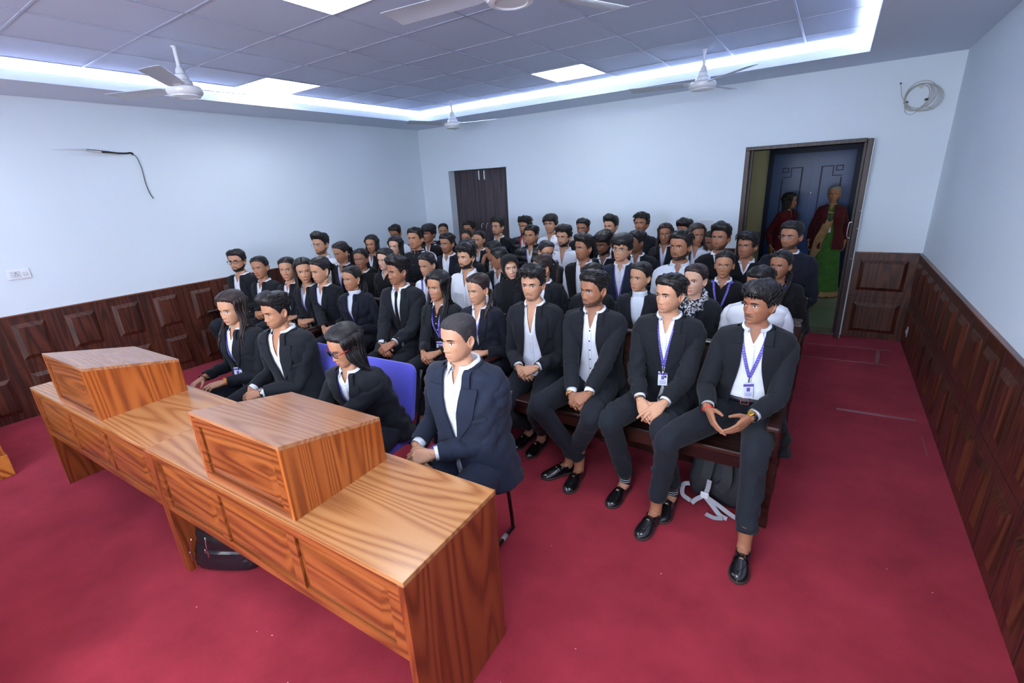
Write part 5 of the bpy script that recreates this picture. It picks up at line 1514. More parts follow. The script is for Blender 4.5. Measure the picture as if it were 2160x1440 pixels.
def clothe(spec, body, B, arms, lower, HC, sd, fem, sc, seat, standing):
    g = spec.get; out = g('outfit', 'suit'); cl = {'suit': M_suit, 'navy': M_navy, 'blueblack': M_suitb}[g('cloth', 'suit')]
    shirt_m = g('shirtm', M_shirt)
    fb = g('button', 0.34)
    S_OFF, J_OFF = 0.009, 0.024
    # ---- trousers
    if not g('saree'):
        q = MB(); tm = g('trouser', M_trou if out != 'suit' or g('cloth') != 'navy' else M_navy)
        f = np.linspace(-0.17, 0.24, 9)
        if not standing: q.grid(B.pt(f[:, None], np.linspace(0, 2*PI, 40, endpoint=False)[None, :], 0.006)*1.0, tm, closeu=True, capa=True, capb=True)
        else: q.grid(B.pt(f[:, None], np.linspace(0, 2*PI, 40, endpoint=False)[None, :], 0.006), tm, closeu=True, capa=True, capb=True)
        for s_ in (-1, 1):
            H_, K, A, T_ = lower[s_]
            up = (K-H_); dn = (A-K)
            hem = A+np.array([0, 0, g('hem', 0.035)])
            P = crom([H_+[0, 0.05, 0], H_+up*0.35, H_+up*0.8+[0, 0, 0.012], K+[0, -0.022, 0.014], K+dn*0.17+[0, -0.012, 0], K+dn*0.5, hem], 44)
            tt = np.linspace(0, 1, 44)
            rad = np.interp(tt, [0, .18, .42, .52, .6, .8, 1], [.098, .092, .074, .069, .066, .060, .053])*sc*(0.94 if fem else 1)
            Gt = tube_grid(P, rad, 26)
            Gt = fold(Gt, 0.0045, sd+s_, (10, 22))
            q.grid(Gt, tm, closeu=True, capa=True, capb=True)
        add_part(q, 'trousers', body)
    # ---- shoes
    for s_ in (-1, 1):
        H_, K, A, T_ = lower[s_]
        o = bpy.data.objects.new('shoe', get_shoe(g('shoe', 'loafer'))); COL.objects.link(o); o.parent = body
        o.location = (A[0], A[1], 0.0); o.rotation_euler = (0, 0, math.atan2(T_[0], -T_[1])); o.scale = (sc,)*3
        if g('sock'):
            q = MB(); q.tube(crom([A+[0, 0, 0.075], A+[0, 0, 0.02], A-[0, 0, 0.03]], 10), np.array([.040, .0385, .037, .0365, .036, .036, .037, .038, .039, .04])*sc, 16, M_sock)
            if g('sock') == 'striped':
                for z in (-0.012, 0.002, 0.016, 0.030): q.tube([A+[0, 0, z], A+[0, 0, z+0.003]], 0.0395*sc, 16, M_shirt, caps=False)
            q.obj('sock', body, smooth=True)
    # ---- shirt
    VO = g('vopen', 0.87)       # f where the shirt front closes
    def sgap(f): return max(0.0, (f-VO)/(1-VO))**0.85*0.027*sc*g('vw', 1.0) if f > VO else 0.0
    visible_shirt = out in ('suit', 'shirt', 'vest', 'puffer', 'tracks')
    knit = out in ('knit', 'hood', 'bandh')
    q = MB()
    if g('turtle'):
        Gt, _, _ = torso_cloth(B, S_OFF, 0.05, 0.995, lambda f: 0.0, n=30, m=56, amp=0.002, seed=sd)
        q.grid(Gt, M_turtle)
        c = B.ctr(1.0); th = np.linspace(0, 2*PI, 32, endpoint=False)
        q.grid(np.array([[(c[0]+r_*sc*math.sin(t), c[1]+0.004-r_*sc*1.05*math.cos(t)-z_*0.25, c[2]+z_*sc) for t in th] for r_, z_ in ((.078, -.012), (.064, .002), (.060, .03), (.061, .052), (.056, .054), (.055, .03))]), M_turtle, closeu=True)
        add_part(q, 'turtleneck', body)
    elif g('noshirt'): pass
    else:
        loose = g('girth', 1.0)
        Gt, _, _ = torso_cloth(B, S_OFF if out != 'shirt' else 0.014, (0.02 if not g('belt') else 0.23) if out != 'shirt' else -0.02, 0.998, sgap, n=40, m=72, amp=0.0025 if out != 'shirt' else 0.005, seed=sd)
        shell(q, Gt, 0.0015, shirt_m if not g('jumper') else M_knit)
        if visible_shirt and not g('jumper'):
            P = []; N = []
            for f in np.linspace(0.06 if not g('belt') else 0.25, VO, 16): P.append(B.pt(f, 0.0, (S_OFF if out != 'shirt' else 0.014)+0.0025)); N.append((0, -1, 0.1))
            ribbon(q, P, N, 0.012, shirt_m, 0.001)
        phc = g('phc', 0.26+0.20*g('vw', 1.0)*(1 if VO < 0.9 else 0.2))
        collar_ring(B, 0.0, phc, 0.065 if not fem else 0.062, 0.042, g('point', 0.092), 0.043, shirt_m, mb=q, spread=0.020)
        if out in ('shirt', 'vest'):
            for s_ in (-1, 1): sleeve(q, arms[s_], s_, sc, shirt_m, sd, 1.0, fem)
        so = add_part(q, 'shirt', body)
        if visible_shirt and not g('tie') and not g('nobtn'):
            q = MB()
            bm_ = M_btn if g('btn') == 'dark' else M_btnw
            for f in np.arange(VO-0.02, 0.1 if not g('belt') else 0.27, -0.13):
                p = B.pt(f, 0.0, (S_OFF if out != 'shirt' else 0.014)+0.0035); q.ell(p, (0.0052, 0.0022, 0.0052), bm_, nu=10, nv=5)
            if len(q.V): q.obj('shirt_buttons', so, smooth=True)
        # cuffs
        if out in ('suit', 'puffer', 'tracks') and g('cuffs', not fem):
            for s_ in (-1, 1):
                S_, E, W, fa, Dn = arms[s_]; q = MB()
                q.tube([W-fa*0.075*sc, W-fa*0.028*sc-Dn*0.0, W-Dn*0.012*sc], np.array([.036, .034, .033])*sc, 18, shirt_m, caps=False); add_part(q, 'shirt_cuff', body)
    # ---- tie
    if g('tie'):
        q = MB(); P = []; N = []; W_ = []
        for f in np.linspace(0.975, 0.12, 24): P.append(B.pt(f, 0.0, S_OFF+0.006)+[g('tiex', -0.012)*(1-f)*1.5, 0, 0]); N.append((0, -1, 0.15))
        P = np.array(P); N = np.array(N); wd = np.interp(np.linspace(0, 1, 24), [0, .06, .1, .9, 1], [.014, .017, .010, .026, .004])
        T = np.gradient(P, axis=0); T /= np.linalg.norm(T, axis=1)[:, None]; S2 = np.cross(T, N); S2 /= np.linalg.norm(S2, axis=1)[:, None]; N2 = np.cross(S2, T)
        Gt = np.stack([P-S2*wd[:, None], P+N2*0.004, P+S2*wd[:, None], P-N2*0.002], 1)
        q.grid(Gt, M_knit, closeu=True, capa=True, capb=True); add_part(q, 'necktie', body)
    # ---- belt
    if g('belt'):
        q = MB(); ph = np.linspace(0, 2*PI, 50, endpoint=False); ofs = 0.014
        Gt = np.stack([B.pt(0.205, ph, ofs), B.pt(0.205, ph, ofs+0.003), B.pt(0.268, ph, ofs+0.003), B.pt(0.268, ph, ofs)])
        q.grid(Gt, M_belt, closeu=True); bo = add_part(q, 'belt', body)
        c = B.pt(0.237, -0.04, 0.020); q = MB()
        for a_, b_ in (((-.022, -.003, -.019), (-.018, .001, .019)), ((.018, -.003, -.019), (.022, .001, .019)), ((-.022, -.003, .015), (.022, .001, .019)), ((-.022, -.003, -.019), (.022, .001, -.015)), ((-.02, -.004, -.0015), (.006, .000, .0015))): q.box(c+np.array(a_), c+np.array(b_), M_steel)
        q.obj('buckle', bo)
    # ---- outer garment
    jm = g('jm', cl)
    if out == 'suit':
        op = g('open_jacket', False); gw = g('gapw', 0.052 if not fem else 0.042)
        def jgap(f):
            top = gw*sc
            if op: return top*(0.85+0.75*smo((0.75-f)/0.6)) if f < 0.93 else top*0.9
            if f >= fb: return top*((f-fb)/(0.93-fb))**0.95 if f < 0.93 else top
            return 0.04*sc*smo((fb-f)/0.45)
        q = MB()
        hemf = -0.13 if not standing else -0.25
        Gt, ph0, ff = torso_cloth(B, J_OFF, hemf, 1.004, jgap, n=46, m=80, amp=g('wr', 0.0040), seed=sd)
        shell(q, Gt, 0.004, jm)
        lapels(B, q, J_OFF, jgap, fb if not op else 0.36, 0.90, 0.078 if not fem else 0.062, jm)
        collar_ring(B, -0.014, 0.85, 0.076, 0.040, 0.034, 0.042, jm, mb=q, spread=0.034, thick=0.003)
        for s_ in (-1, 1): sleeve(q, arms[s_], s_, sc, jm, sd, 1.09, fem)
        jo = add_part(q, 'jacket', body)
        if not op:
            q = MB(); p = B.pt(fb, 0.06, J_OFF+0.005); q.ell(p, (.0085, .0035, .0085), M_btn, nu=14, nv=6)
            if not fem: q.ell(B.pt(fb-0.19, 0.2, J_OFF+0.004), (.0085, .0035, .0085), M_btn, nu=14, nv=6)
            q.obj('jacket_button', jo, smooth=True)
        q = MB()     # pocket welts
        P = [B.pt(0.60+0.006*k, float(B.phx(0.60, (0.075+0.016*k)*sc, J_OFF)), J_OFF+0.002) for k in range(6)]
        ribbon(q, P, [(0.3, -1, 0)]*6, 0.009, jm, 0.003)
        q.obj('breast_pocket', jo)
    elif out in ('knit', 'hood', 'bandh', 'vest', 'puffer', 'tracks'):
        q = MB(); jm = {'knit': M_knit, 'hood': M_knit, 'bandh': M_suit, 'vest': M_knit, 'puffer': M_puff, 'tracks': M_knit}[out] if not g('jm') else g('jm')
        vz = {'knit': g('vk', 0.90), 'hood': 0.9, 'bandh': 0.99, 'vest': 0.0, 'puffer': 0.62, 'tracks': 0.7}[out]
        gw = {'knit': 0.05, 'hood': 0.045, 'bandh': 0.03, 'vest': 0.055, 'puffer': 0.05, 'tracks': 0.045}[out]*sc
        def kgap(f): return gw*((f-vz)/(1-vz))**0.8 if f > vz else 0.0
        if out == 'vest': kgap = lambda f: gw*(0.8+0.3*f)
        Gt, _, _ = torso_cloth(B, 0.022 if out != 'puffer' else 0.036, -0.10, 1.0, kgap, n=60 if out == 'puffer' else 40, m=72, amp=0.004, seed=sd, ribs=9 if out == 'puffer' else 0)
        shell(q, Gt, 0.004, jm)
        if out != 'vest':
            for s_ in (-1, 1): sleeve(q, arms[s_], s_, sc, jm, sd, 1.10 if out != 'puffer' else 1.3, fem, ribs=out == 'puffer')
        if out in ('puffer', 'bandh', 'tracks'):
            c = B.ctr(1.0); pc = 0.5 if out != 'bandh' else 0.12; ph = np.linspace(pc, 2*PI-pc, 40)
            rows = [[(c[0]+r_*sc*math.sin(t), c[1]+0.006-r_*sc*1.05*math.cos(t), c[2]+z_*sc) for t in ph] for r_, z_ in ((.090, -.02), (.076, .004), (.078, .040 if out != 'puffer' else .055))]
            shell(q, np.array(rows), 0.006 if out == 'puffer' else 0.003, jm)
        if out == 'hood':
            c = B.ctr(1.0); q.tube(crom([c+[-.07, -.06, .0], c+[-.10, .02, .03], c+[-.06, .10, .02], c+[0, .13, .01], c+[.06, .10, .02], c+[.10, .02, .03], c+[.07, -.06, .0]], 30), np.interp(np.linspace(0, 1, 30), [0, .2, .5, .8, 1], [.012, .03, .042, .03, .012]), 12, jm)
        jo = add_part(q, 'sweater' if out in ('knit', 'hood') else ('waistcoat' if out in ('vest', 'bandh') else 'padded_jacket' if out == 'puffer' else 'track_jacket'), body)
        if out == 'bandh':
            q = MB()
            for f in np.arange(0.94, 0.1, -0.14): q.ell(B.pt(f, 0.0, 0.028), (.006, .003, .006), M_steel, nu=10, nv=5)
            q.obj('buttons', jo, smooth=True)
        if out == 'puffer' and g('redlining'):
            q = MB(); c = B.ctr(1.0)
            for s_ in (-1, 1): q.tube(crom([c+[s_*.05, -.070, .045], c+[s_*.045, -.085, .01], c+[s_*.03, -.125, -.07]], 10), 0.008, 8, mat('red_lining', (190, 30, 44)), flat=0.4)
            q.obj('red_lining', jo, smooth=True)
        if out == 'tracks':
            q = MB()
            for k in range(3):
                P = [B.pt(0.965-0.012*u, 1.2+0.10*k+0.35*u, 0.030) for u in np.linspace(0, 1, 8)]; ribbon(q, P, [(0.4, -0.2, 1)]*8, 0.004, M_shirt)
            q.obj('white_stripes', jo)
    if g('lanyard'):
        offl = {'suit': S_OFF+0.004, 'shirt': 0.020, 'vest': S_OFF+0.004, 'puffer': S_OFF+0.004}.get(out, 0.030)
        lanyard(body, B, offl, g('card', False), g('lf', 0.52), g('lx', 0.050 if out != 'knit' else 0.062), True, g('lside', 0.0), black=g('lanyard') == 'black')
    if g('scarf'):
        q = MB(); c = B.ctr(1.0); th = np.linspace(0, 2*PI, 40, endpoint=False)
        for k in range(3):
            P = np.stack([c[0]+(.082+.006*k)*sc*np.sin(th), c[1]-0.012-(.086+.010*k)*sc*np.cos(th), c[2]+0.035-0.022*k-0.03*np.cos(th)+0.006*np.sin(3*th+k)], 1)
            Gs = tube_grid(P, 0.020, 12, 0.9, closed=True); q.grid(fold(Gs, 0.006, sd+k, (18, 30)), M_scarf, closeu=True, closev=True)
        P = crom([c+[0, -.10, 0.0], c+[-.005, -.145, -.08], c+[-.02, -.155, -.2]], 12); Gs = tube_grid(P, np.linspace(.03, .04, 12), 14, 0.5); q.grid(fold(Gs, 0.006, sd, (18, 30)), M_scarf, closeu=True, capa=True, capb=True)
        add_part(q, 'printed_scarf', body)
    # ---- wrist things
    for k, (s_, kind) in enumerate(g('wrist', [])):
        S_, E, W, fa, Dn = arms[s_]; q = MB()
        c = W-Dn*0.012*sc
        R_ = frame_from(Dn, (0, -0.2, 1)); th = np.linspace(0, 2*PI, 24, endpoint=False)
        if kind in ('red', 'orange', 'steel', 'black'):
            mm = {'red': M_redthread, 'orange': M_orthread, 'steel': M_steel, 'black': M_belt}[kind]; c = c+Dn*0.010*k
            P = np.array([c+R_@np.array([0, .0295*math.cos(t), .0245*math.sin(t)]) for t in th])
            q.grid(tube_grid(P, 0.003 if kind != 'orange' else 0.005, 6, closed=True), mm, closeu=True, closev=True); add_part(q, {'red': 'thread_bracelet', 'orange': 'thread_bracelet', 'steel': 'steel_bangle', 'black': 'wrist_band'}[kind], body)
        else:
            for dx in (-.006, .006):
                pass
            Gt = np.array([[c+R_@np.array([dx, (.029+dr)*math.cos(t), (.024+dr)*math.sin(t)]) for t in th] for dx, dr in ((-.008, 0), (-.008, .002), (.008, .002), (.008, 0))])
            q.grid(Gt, M_belt if kind != 'steelwatch' else M_steel, closeu=True); wo_ = add_part(q, 'wrist_watch', body)
            q = MB(); fc_ = c+R_@np.array([0, 0, .026]); R2 = R_
            mm = M_gold if kind == 'goldwatch' else M_steel
            Gt = np.array([[fc_+R2@np.array([r_*math.cos(t), r_*math.sin(t), z_]) for t in th] for r_, z_ in ((.016, -.002), (.017, .003), (.0165, .006), (.013, .006), (.0001, .0055))])
            q.grid(Gt, mm, closeu=True); add_part(q, 'watch_case', wo_)

def sleeve(q, arm, s_, sc, m, sd, k=1.0, fem=False, ribs=False):
    S, E, W, fa, Dn = arm
    a = S-np.array([s_*0.075*sc, 0, -0.012*sc]); n = 46
    P = crom([a, S+[0, 0, 0.004], S*0.55+E*0.45+[s_*0.004, 0.004, 0], E+(E-(S+W)/2)*0.04, E*0.5+W*0.5, W-fa*0.030*sc], n)
    t = np.linspace(0, 1, n)
    rad = np.interp(t, [0, .10, .2, .4, .6, .8, 1], [.036, .054, .058, .054, .050, .046, .041])*sc*k*(0.93 if fem else 1)
    G = tube_grid(P, rad, 24)
    if ribs: rad = rad*(1+0.10*np.abs(np.sin(t*PI*10))**0.6); G = tube_grid(P, rad, 24)
    du = fold(G, 0.0040, sd*3+s_, (12, 24))
    # elbow creases
    r = np.random.default_rng(sd+s_+9); el = np.exp(-((t-0.60)/0.14)**2)[:, None]
    v = G-P[:, None, :]; inner = -(E-(S+W)/2); inner /= np.linalg.norm(inner)+1e-9
    v = v/np.linalg.norm(v, axis=-1)[..., None]; face = np.clip(v@inner, 0, 1)
    cre = np.sin(t*66+2.2*np.sin(t*19+r.uniform(0, 6))+r.uniform(0, 6))[:, None]*0.0050*el*(0.12+face)
    G = du+v*cre[..., None]
    w = smo(np.minimum(t/0.12, 1))[:, None, None]
    q.grid(G, m, closeu=True, capa=True)
    # inner lining so the sleeve mouth looks hollow
    e = G[-1]; c = P[-1]
    q.grid(np.array([e, c+(e-c)*0.90, c+(e-c)*0.88-(P[-1]-P[-4])*0.8]), m, closeu=True, capb=True)

def hijab(body, MH, B, HC, RH, hs, key):
    h = get_head(key); P = h['P']; n = P-np.array([0, 0.012, -0.02]); n /= np.linalg.norm(n, axis=-1)[..., None]
    phd = np.abs(np.degrees(PHI))[None, :]; z = P[..., 2]
    # face opening
    inner = ((np.sin(np.radians(phd))*0.9/0.74)**2+((z+0.024)/0.092)**2) < 1
    front = np.cos(np.radians(phd)) > 0.3
    Q = P+n*0.013; Q[..., 1] += 0.0
    hole = inner & front
    a, b = P.shape[:2]; fa = grid_faces(a, b); ok = ~(hole.reshape(-1)[fa].all(1)); fa = fa[ok]
    sel = (fa.max(1) < b*(a-10)); fa = fa[sel]
    q = MB(); used = np.unique(fa); vi = -np.ones(a*b, int); vi[used] = np.arange(len(used)); q.add(Q.reshape(-1, 3)[used], vi[fa], M_knit); q.add(Q[0], [tuple(range(NC))], M_knit)
    # under band at the forehead
    ban = MB(); G = []
    for zz in (0.050, 0.060, 0.072): G.append([surf_pt(P+n*0.006, az, zz) for az in np.linspace(-50, 50, 15)])
    ban.grid(np.array(G), mat('hijab_underband', (150, 96, 40), rough=0.8))
    o = q.obj('hijab', body, smooth=True); o.matrix_local = MH
    o2 = ban.obj('under_band', body, smooth=True); o2.matrix_local = MH
    # drape round neck and chest
    q = MB(); c = B.ctr(1.0); HCl = HC+RH@np.array([0, 0.01, -0.10])
    rows = []
    th = np.linspace(0, 2*PI, 48, endpoint=False)
    for u, (rx, ryf, ryb, dz) in enumerate(((.070, .082, .080, .075), (.086, .098, .095, .045), (.098, .108, .105, .015), (.125, .112, .110, -.012), (.150, .125, .118, -.045), (.14, .140, .10, -.10), (.115, .155, .06, -.17), (.08, .165, .0, -.24))):
        k = min(1, u/3); cc = HCl*(1-k)+c*k
        rows.append([(cc[0]+rx*math.sin(t), cc[1]-(ryf if math.cos(t) > 0 else ryb)*math.cos(t), (HCl[2] if u < 1 else c[2]+dz*(1 if u > 1 else 1.2)) - (0.03*u*max(0, math.cos(t)) if u > 3 else 0)) for t in th])
    G = fold(np.array(rows, float), 0.008, 5, (8, 16)); q.grid(G, M_knit, closeu=True)
    add_part(q, 'hijab_drape', body)
ONLY = None
HP = {'C1':(-3.404,1.540,1.130), 'C2':(-2.841,1.540,1.169), 'C3':(-2.028,1.420,1.094), 'C4':(-1.333,1.520,1.205), 'a':(-5.562,2.700,1.184),
 'b':(-5.110,2.700,1.131), 'c':(-4.587,2.700,1.142), 'd':(-4.302,2.700,1.138), 'e':(-4.034,2.700,1.161), 'f':(-3.585,2.700,1.107),
 'g':(-2.968,2.700,1.210), 'h':(-2.531,2.700,1.112), 'i':(-2.129,2.700,1.120), 'j':(-1.650,2.700,1.195), 'k':(-1.199,2.700,1.191),
 'l':(-0.722,2.700,1.200), 'm':(-0.257,2.700,1.187), 'n':(-4.951,3.380,1.297), 'o':(-4.598,3.380,1.214), 'p':(-4.270,3.380,1.152),
 'q':(-3.880,3.380,1.163), 'r':(-3.278,3.380,1.135), 's':(-2.775,3.380,1.233), 't':(-2.289,3.380,1.161), 'u':(-1.959,3.380,1.177),
 'v':(-1.521,3.380,1.119), 'w':(-1.129,3.380,1.147), 'x':(-0.737,3.380,1.151), 'y':(-0.335,3.380,1.154), 'A':(-4.871,4.060,1.212),
 'B':(-4.439,4.060,1.198), 'C':(-4.084,4.060,1.296), 'D':(-3.594,4.060,1.251), 'G':(-3.312,4.060,1.185), 'E':(-3.220,4.420,1.127),
 'F':(-2.732,3.840,1.152), 'H':(-2.310,4.060,1.196), 'J':(-1.905,4.060,1.248), 'K':(-1.991,4.750,1.199), 'L':(-1.530,4.060,1.254),
 'M':(-1.629,4.750,1.221), 'N':(-1.023,4.060,1.287), 'O':(-0.669,4.060,1.149), 'P':(-0.276,4.060,1.163), 'I':(-2.472,4.750,1.262),
 'Q':(-0.837,4.750,1.276), 'R':(-0.606,4.750,1.208), 'S':(-0.270,4.750,1.301), 'T':(-5.486,5.050,1.235), 'U':(-4.519,4.750,1.271),
 'V':(-4.921,5.500,1.227), 'W':(-4.620,5.750,1.231), 'X':(-3.897,5.500,1.293), 'Y':(-4.396,5.400,1.140), 'Z':(-3.670,4.750,1.210),
 'a5':(-3.449,5.500,1.301), 'b5':(-2.899,4.750,1.272), 'c5':(-3.054,5.500,1.326), 'd5':(-2.593,5.500,1.280), 'e5':(-2.222,5.500,1.304),
 'f5':(-1.843,5.500,1.332), 'g5':(-1.520,5.350,1.238), 'h5':(-1.375,5.600,1.254), 'i5':(-1.104,5.000,1.271), 'j5':(-1.028,5.300,1.170)}
HS = {'C1':0.925, 'C2':0.868, 'C3':0.875, 'C4':0.872, 'a':1.008, 'b':0.971, 'c':0.959, 'd':0.980, 'e':0.984, 'f':0.888, 'g':0.914, 'h':0.941, 'i':0.920, 'j':0.947, 'k':0.935, 'l':0.904, 'm':0.901, 'n':0.982, 'o':0.937, 'p':0.915, 'q':0.885, 'r':0.932, 's':0.925, 't':0.885, 'u':0.856, 'v':0.856, 'w':0.871, 'x':0.873, 'y':0.856, 'A':0.894, 'B':0.925, 'C':0.941, 'D':0.900, 'G':0.897, 'E':0.919, 'F':0.856, 'H':0.870, 'J':0.923, 'K':0.984, 'L':0.944, 'M':0.900, 'N':0.944, 'O':0.870, 'P':0.870, 'I':0.946, 'Q':0.954, 'R':0.934, 'S':0.936, 'T':0.985, 'U':0.956, 'V':0.892, 'W':0.963, 'X':0.975, 'Y':0.927, 'Z':0.870, 'a5':0.956, 'b5':0.912, 'c5':0.964, 'd5':0.922, 'e5':0.952, 'f5':0.934, 'g5':0.878, 'h5':0.922, 'i5':0.870, 'j5':0.870}
# ---------------------------------------------------------------- the people in the room
# view: how far the face is turned away from the camera towards image left, degrees
def hy(n, v): X, Y, Z = HP[n]; return math.degrees(math.atan2(X, Y))+v+(9 if v > 8 and v < 60 else 0)
ROWG = {'C': 'people seated on the blue chairs', '1': 'people on the first bench row', '2': 'people on the second bench row', '3': 'people on the third bench row', '4': 'people on the fourth bench row', '5': 'people on the last bench row'}
PEOPLE = []
def pp(n, row, sex, v, label, **k):
    d = dict(head=HP[n], sex=sex, hyaw=hy(n, v), group=ROWG[row], label=label, hs=HS[n]); d.update(k); d['hs'] = k.get('hs', 1.0)*HS[n]; PEOPLE.append((n, d))
mo, fo = 'm', 'f'
pp('C1', 'C', fo, 38, 'young woman with long dark-brown hair, black suit and orange wrist thread behind the far desk', skin='light', hair='long', hc='brown', tail=1, pitch=6, byaw=-14, lanyard=True, card=0.4, lf=.5, wrist=[(1, 'orange'), (-1, 'black')], hands=(-3.52, 1.33, .65), pose='laps', lips=1.1)
pp('C2', 'C', mo, 52, 'man with tall swept-up black hair, stubble and black suit, hands clasped, wearing a steel watch', skin='mid', hair='pomp', beard='stubble', bd=.35, pitch=8, byaw=-16, vopen=.72, vw=1.2, fb=.3, wrist=[(1, 'steelwatch')], hands=(-2.97, 1.31, .65), lean=.06, jaw=1.04)
pp('C3', 'C', fo, 62, 'woman leaning forward in black-rimmed spectacles with red arms and a pearl earring', skin='mid', hair='long', tail=-1, pitch=16, byaw=-14, lean=.16, glasses='red', ear=True, lanyard=True, lf=.45, lipc=1.3, hands=(-2.15, 1.05, .62), vopen=.9)
pp('C4', 'C', mo, 40, 'older man with cropped greying hair and dark navy suit, seated nearest behind the desk', skin='light', hair='buzz', hc='buzz', nose=1.15, cloth='navy', pitch=3, byaw=-5, vopen=.90, vw=.8, button=.33, girth=1.12, jaw=1.08, beard='stubble', bd=.08, hands=(-1.47, 1.30, .67), pose='clasp', sc=1.05, brow=1)
pp('a', '1', mo, 22, 'bearded man in black-framed spectacles and open collar, far left end of the front bench', skin='light', hair='short', beard='full', bd=.9, glasses='black', open_jacket=True, jaw=1.06, vw=1.1)
pp('b', '1', fo, 22, 'smiling young woman in black blazer, second from the left end of the front bench', skin='mid', hair='pull', smile=1, roll=-4)
pp('c', '1', fo, 10, 'young woman with centre-parted tied hair and wide white collar, third on the front bench', skin='light', hair='ponyf', jaw=1.06)
pp('d', '1', fo, 2, 'young woman with long black hair and lanyard, peering beside the woman with closed eyes', skin='light', hair='long', tail=1, lanyard=True, smile=.6, roll=-3)
pp('e', '1', fo, 48, 'woman with closed eyes, pearl earring and black ponytail, front bench', skin='light', hair='ponyf', ear=True, smile=.8, lanyard=True, pitch=8, lf=.4, hands=(-3.72, 2.45, .66), hseed=2)
pp('f', '1', fo, 38, 'young woman with white turtleneck and purple lanyard on the front bench', skin='mid', hair='ponyf', ear=True, turtle=True, cloth='blueblack', lanyard=True, lf=.35, gapw=.035, hseed=1)
pp('g', '1', mo, 48, 'man in black suit and loose black tie holding a phone, front bench', skin='tan', hair='quiff', beard='must', bd=.4, tie=True, phone=True, hands=(-2.82, 2.32, .66), wrist=[(-1, 'steel')], button=.30, vopen=.97, pitch=2)
pp('h', '1', fo, 32, 'young woman with long straight black hair, black jumper and lanyard card, front bench', skin='mid', hair='long', tail=1, outfit='suit', open_jacket=True, lanyard=True, card=0.1, lf=.42, hands=(-2.39, 2.35, .66), gapw=.05, pitch=2, jumper=True)
pp('i', '1', fo, 36, 'woman with a thick braid over her shoulder in an open white collar, front bench', skin='light', hair='braid', tail=1, hc='brown', ear=True, pitch=6, lanyard=True, lf=.6, vopen=.82, cloth='blueblack')
pp('j', '1', mo, 14, 'young man with tall messy black hair and unbuttoned white shirt, front bench', skin='light', hair='messy', beard='goat', bd=.55, open_jacket=True, vopen=.66, vw=1.3, hands=(-1.60, 2.47, .64), wrist=[(1, 'steel')], footR=(-1.70, 2.66, -.1, -1), footL=(-1.57, 2.62, 0, -1), shoe='derby', pitch=2)
pp('k', '1', mo, 34, 'man with short beard, dark buttons on his white shirt and hands hanging between his knees', skin='tan', hair='fade', beard='full', bd=.55, open_jacket=True, vopen=.84, btn='dark', hands=(-1.12, 2.29, .60), wrist=[(-1, 'orange'), (-1, 'steel')], footR=(-1.16, 2.40, .05, -1), footL=(-1.24, 2.42, -.6, -.8), kR=(-1.36,2.27,.52), kL=(-1.02,2.30,.52), girth=1.08, jaw=1.06, pitch=2, hseed=1, shoe='loafer', hem=.05)
pp('l', '1', mo, 30, 'clean-shaven man with side-swept black hair, buttoned suit and purple lanyard, front bench', skin='light', hair='short', beard='stubble', bd=.14, lanyard=True, card=0.2, lf=.48, gapw=.048, button=.36, hands=(-.70, 2.33, .62), wrist=[(-1, 'black')], footR=(-.85, 2.40, -.1, -1), footL=(-.57, 2.42, 0, -1), kR=(-.90,2.29,.52), kL=(-.62,2.33,.52), shoe='derby', sock='striped', jaw=1.04, pose='over', hseed=1)
pp('m', '1', mo, 28, 'man with red forehead mark, gold watch and steepled hands, right end of front bench', skin='tan', hair='fringe', beard='must', bd=.7, mark=1.0, open_jacket=True, gapw=.062, lanyard=True, card=0.5, lf=.53, lx=.060, belt=True, hands=(-.31, 2.33, .635), pose='steeple', wrist=[(1, 'goldwatch'), (-1, 'red')], footR=(-.605, 2.235, -.15, -1), footL=(-.145, 2.19, .02, -1), kR=(-.56,2.24,.52), kL=(-.16,2.33,.52), hseed=1, vopen=.90, phc=.42, hem=.05)
pp('n', '2', mo, 30, 'man with thin spectacles and stubble in a white shirt, second row by the left wall', skin='light', hair='quiff', beard='full', bd=.6, glasses='rimless', outfit='shirt')
pp('o', '2', fo, 42, 'young woman with tied hair and wide white collar looking down, second row left', skin='mid', hair='ponyf', lanyard=True, pitch=12)
pp('p', '2', fo, 18, 'young woman in a black hooded coat with a pale hair band, second row left', skin='tan', hair='pull', outfit='hood')
pp('q', '2', fo, 36, 'woman with dark-red lipstick and straight black hair in a black coat, second row', skin='fair', hair='long', outfit='hood', lipc=1.5, hseed=2)
pp('r', '2', fo, 34, 'young woman in a white cap and white shirt with a lanyard, second row', skin='light', hair='pull', cap=True, outfit='shirt', lanyard=True, pitch=8, lf=.4)
pp('s', '2', mo, 32, 'man with thick black beard and curly hair in a white shirt, second row', skin='light', hair='messy', beard='full', bd=.95, outfit='shirt', vopen=.80, hseed=3, girth=1.06)
pp('t', '2', fo, -8, 'smiling woman in a black hijab and blazer over a white shirt', skin='fair', hair='hijab', open_jacket=True, gapw=.075, vopen=.95, smile=1, roll=-6, lipc=.9)
pp('u', '2', fo, 70, 'black-haired woman in a dark suit half hidden behind the man with messy hair', skin='mid', hair='ponyf', hc='brown', pitch=10)
pp('v', '2', fo, 40, 'dark-haired woman in black almost hidden behind the bearded man with dark buttons', skin='tan', hair='pull', pitch=18, hseed=3)
pp('w', '2', fo, 26, 'young woman in a black suit over a white high-neck top, second row', skin='light', hair='bun', turtle=True, gapw=.055, jaw=1.05, roll=3, shoe='sneaker')
pp('x', '2', fo, 18, 'woman with a black and white printed scarf and purple lanyard, second row', skin='fair', hair='bun', hc='brown', scarf=True, lanyard=True, lf=.55, lipc=1.1, hseed=2)
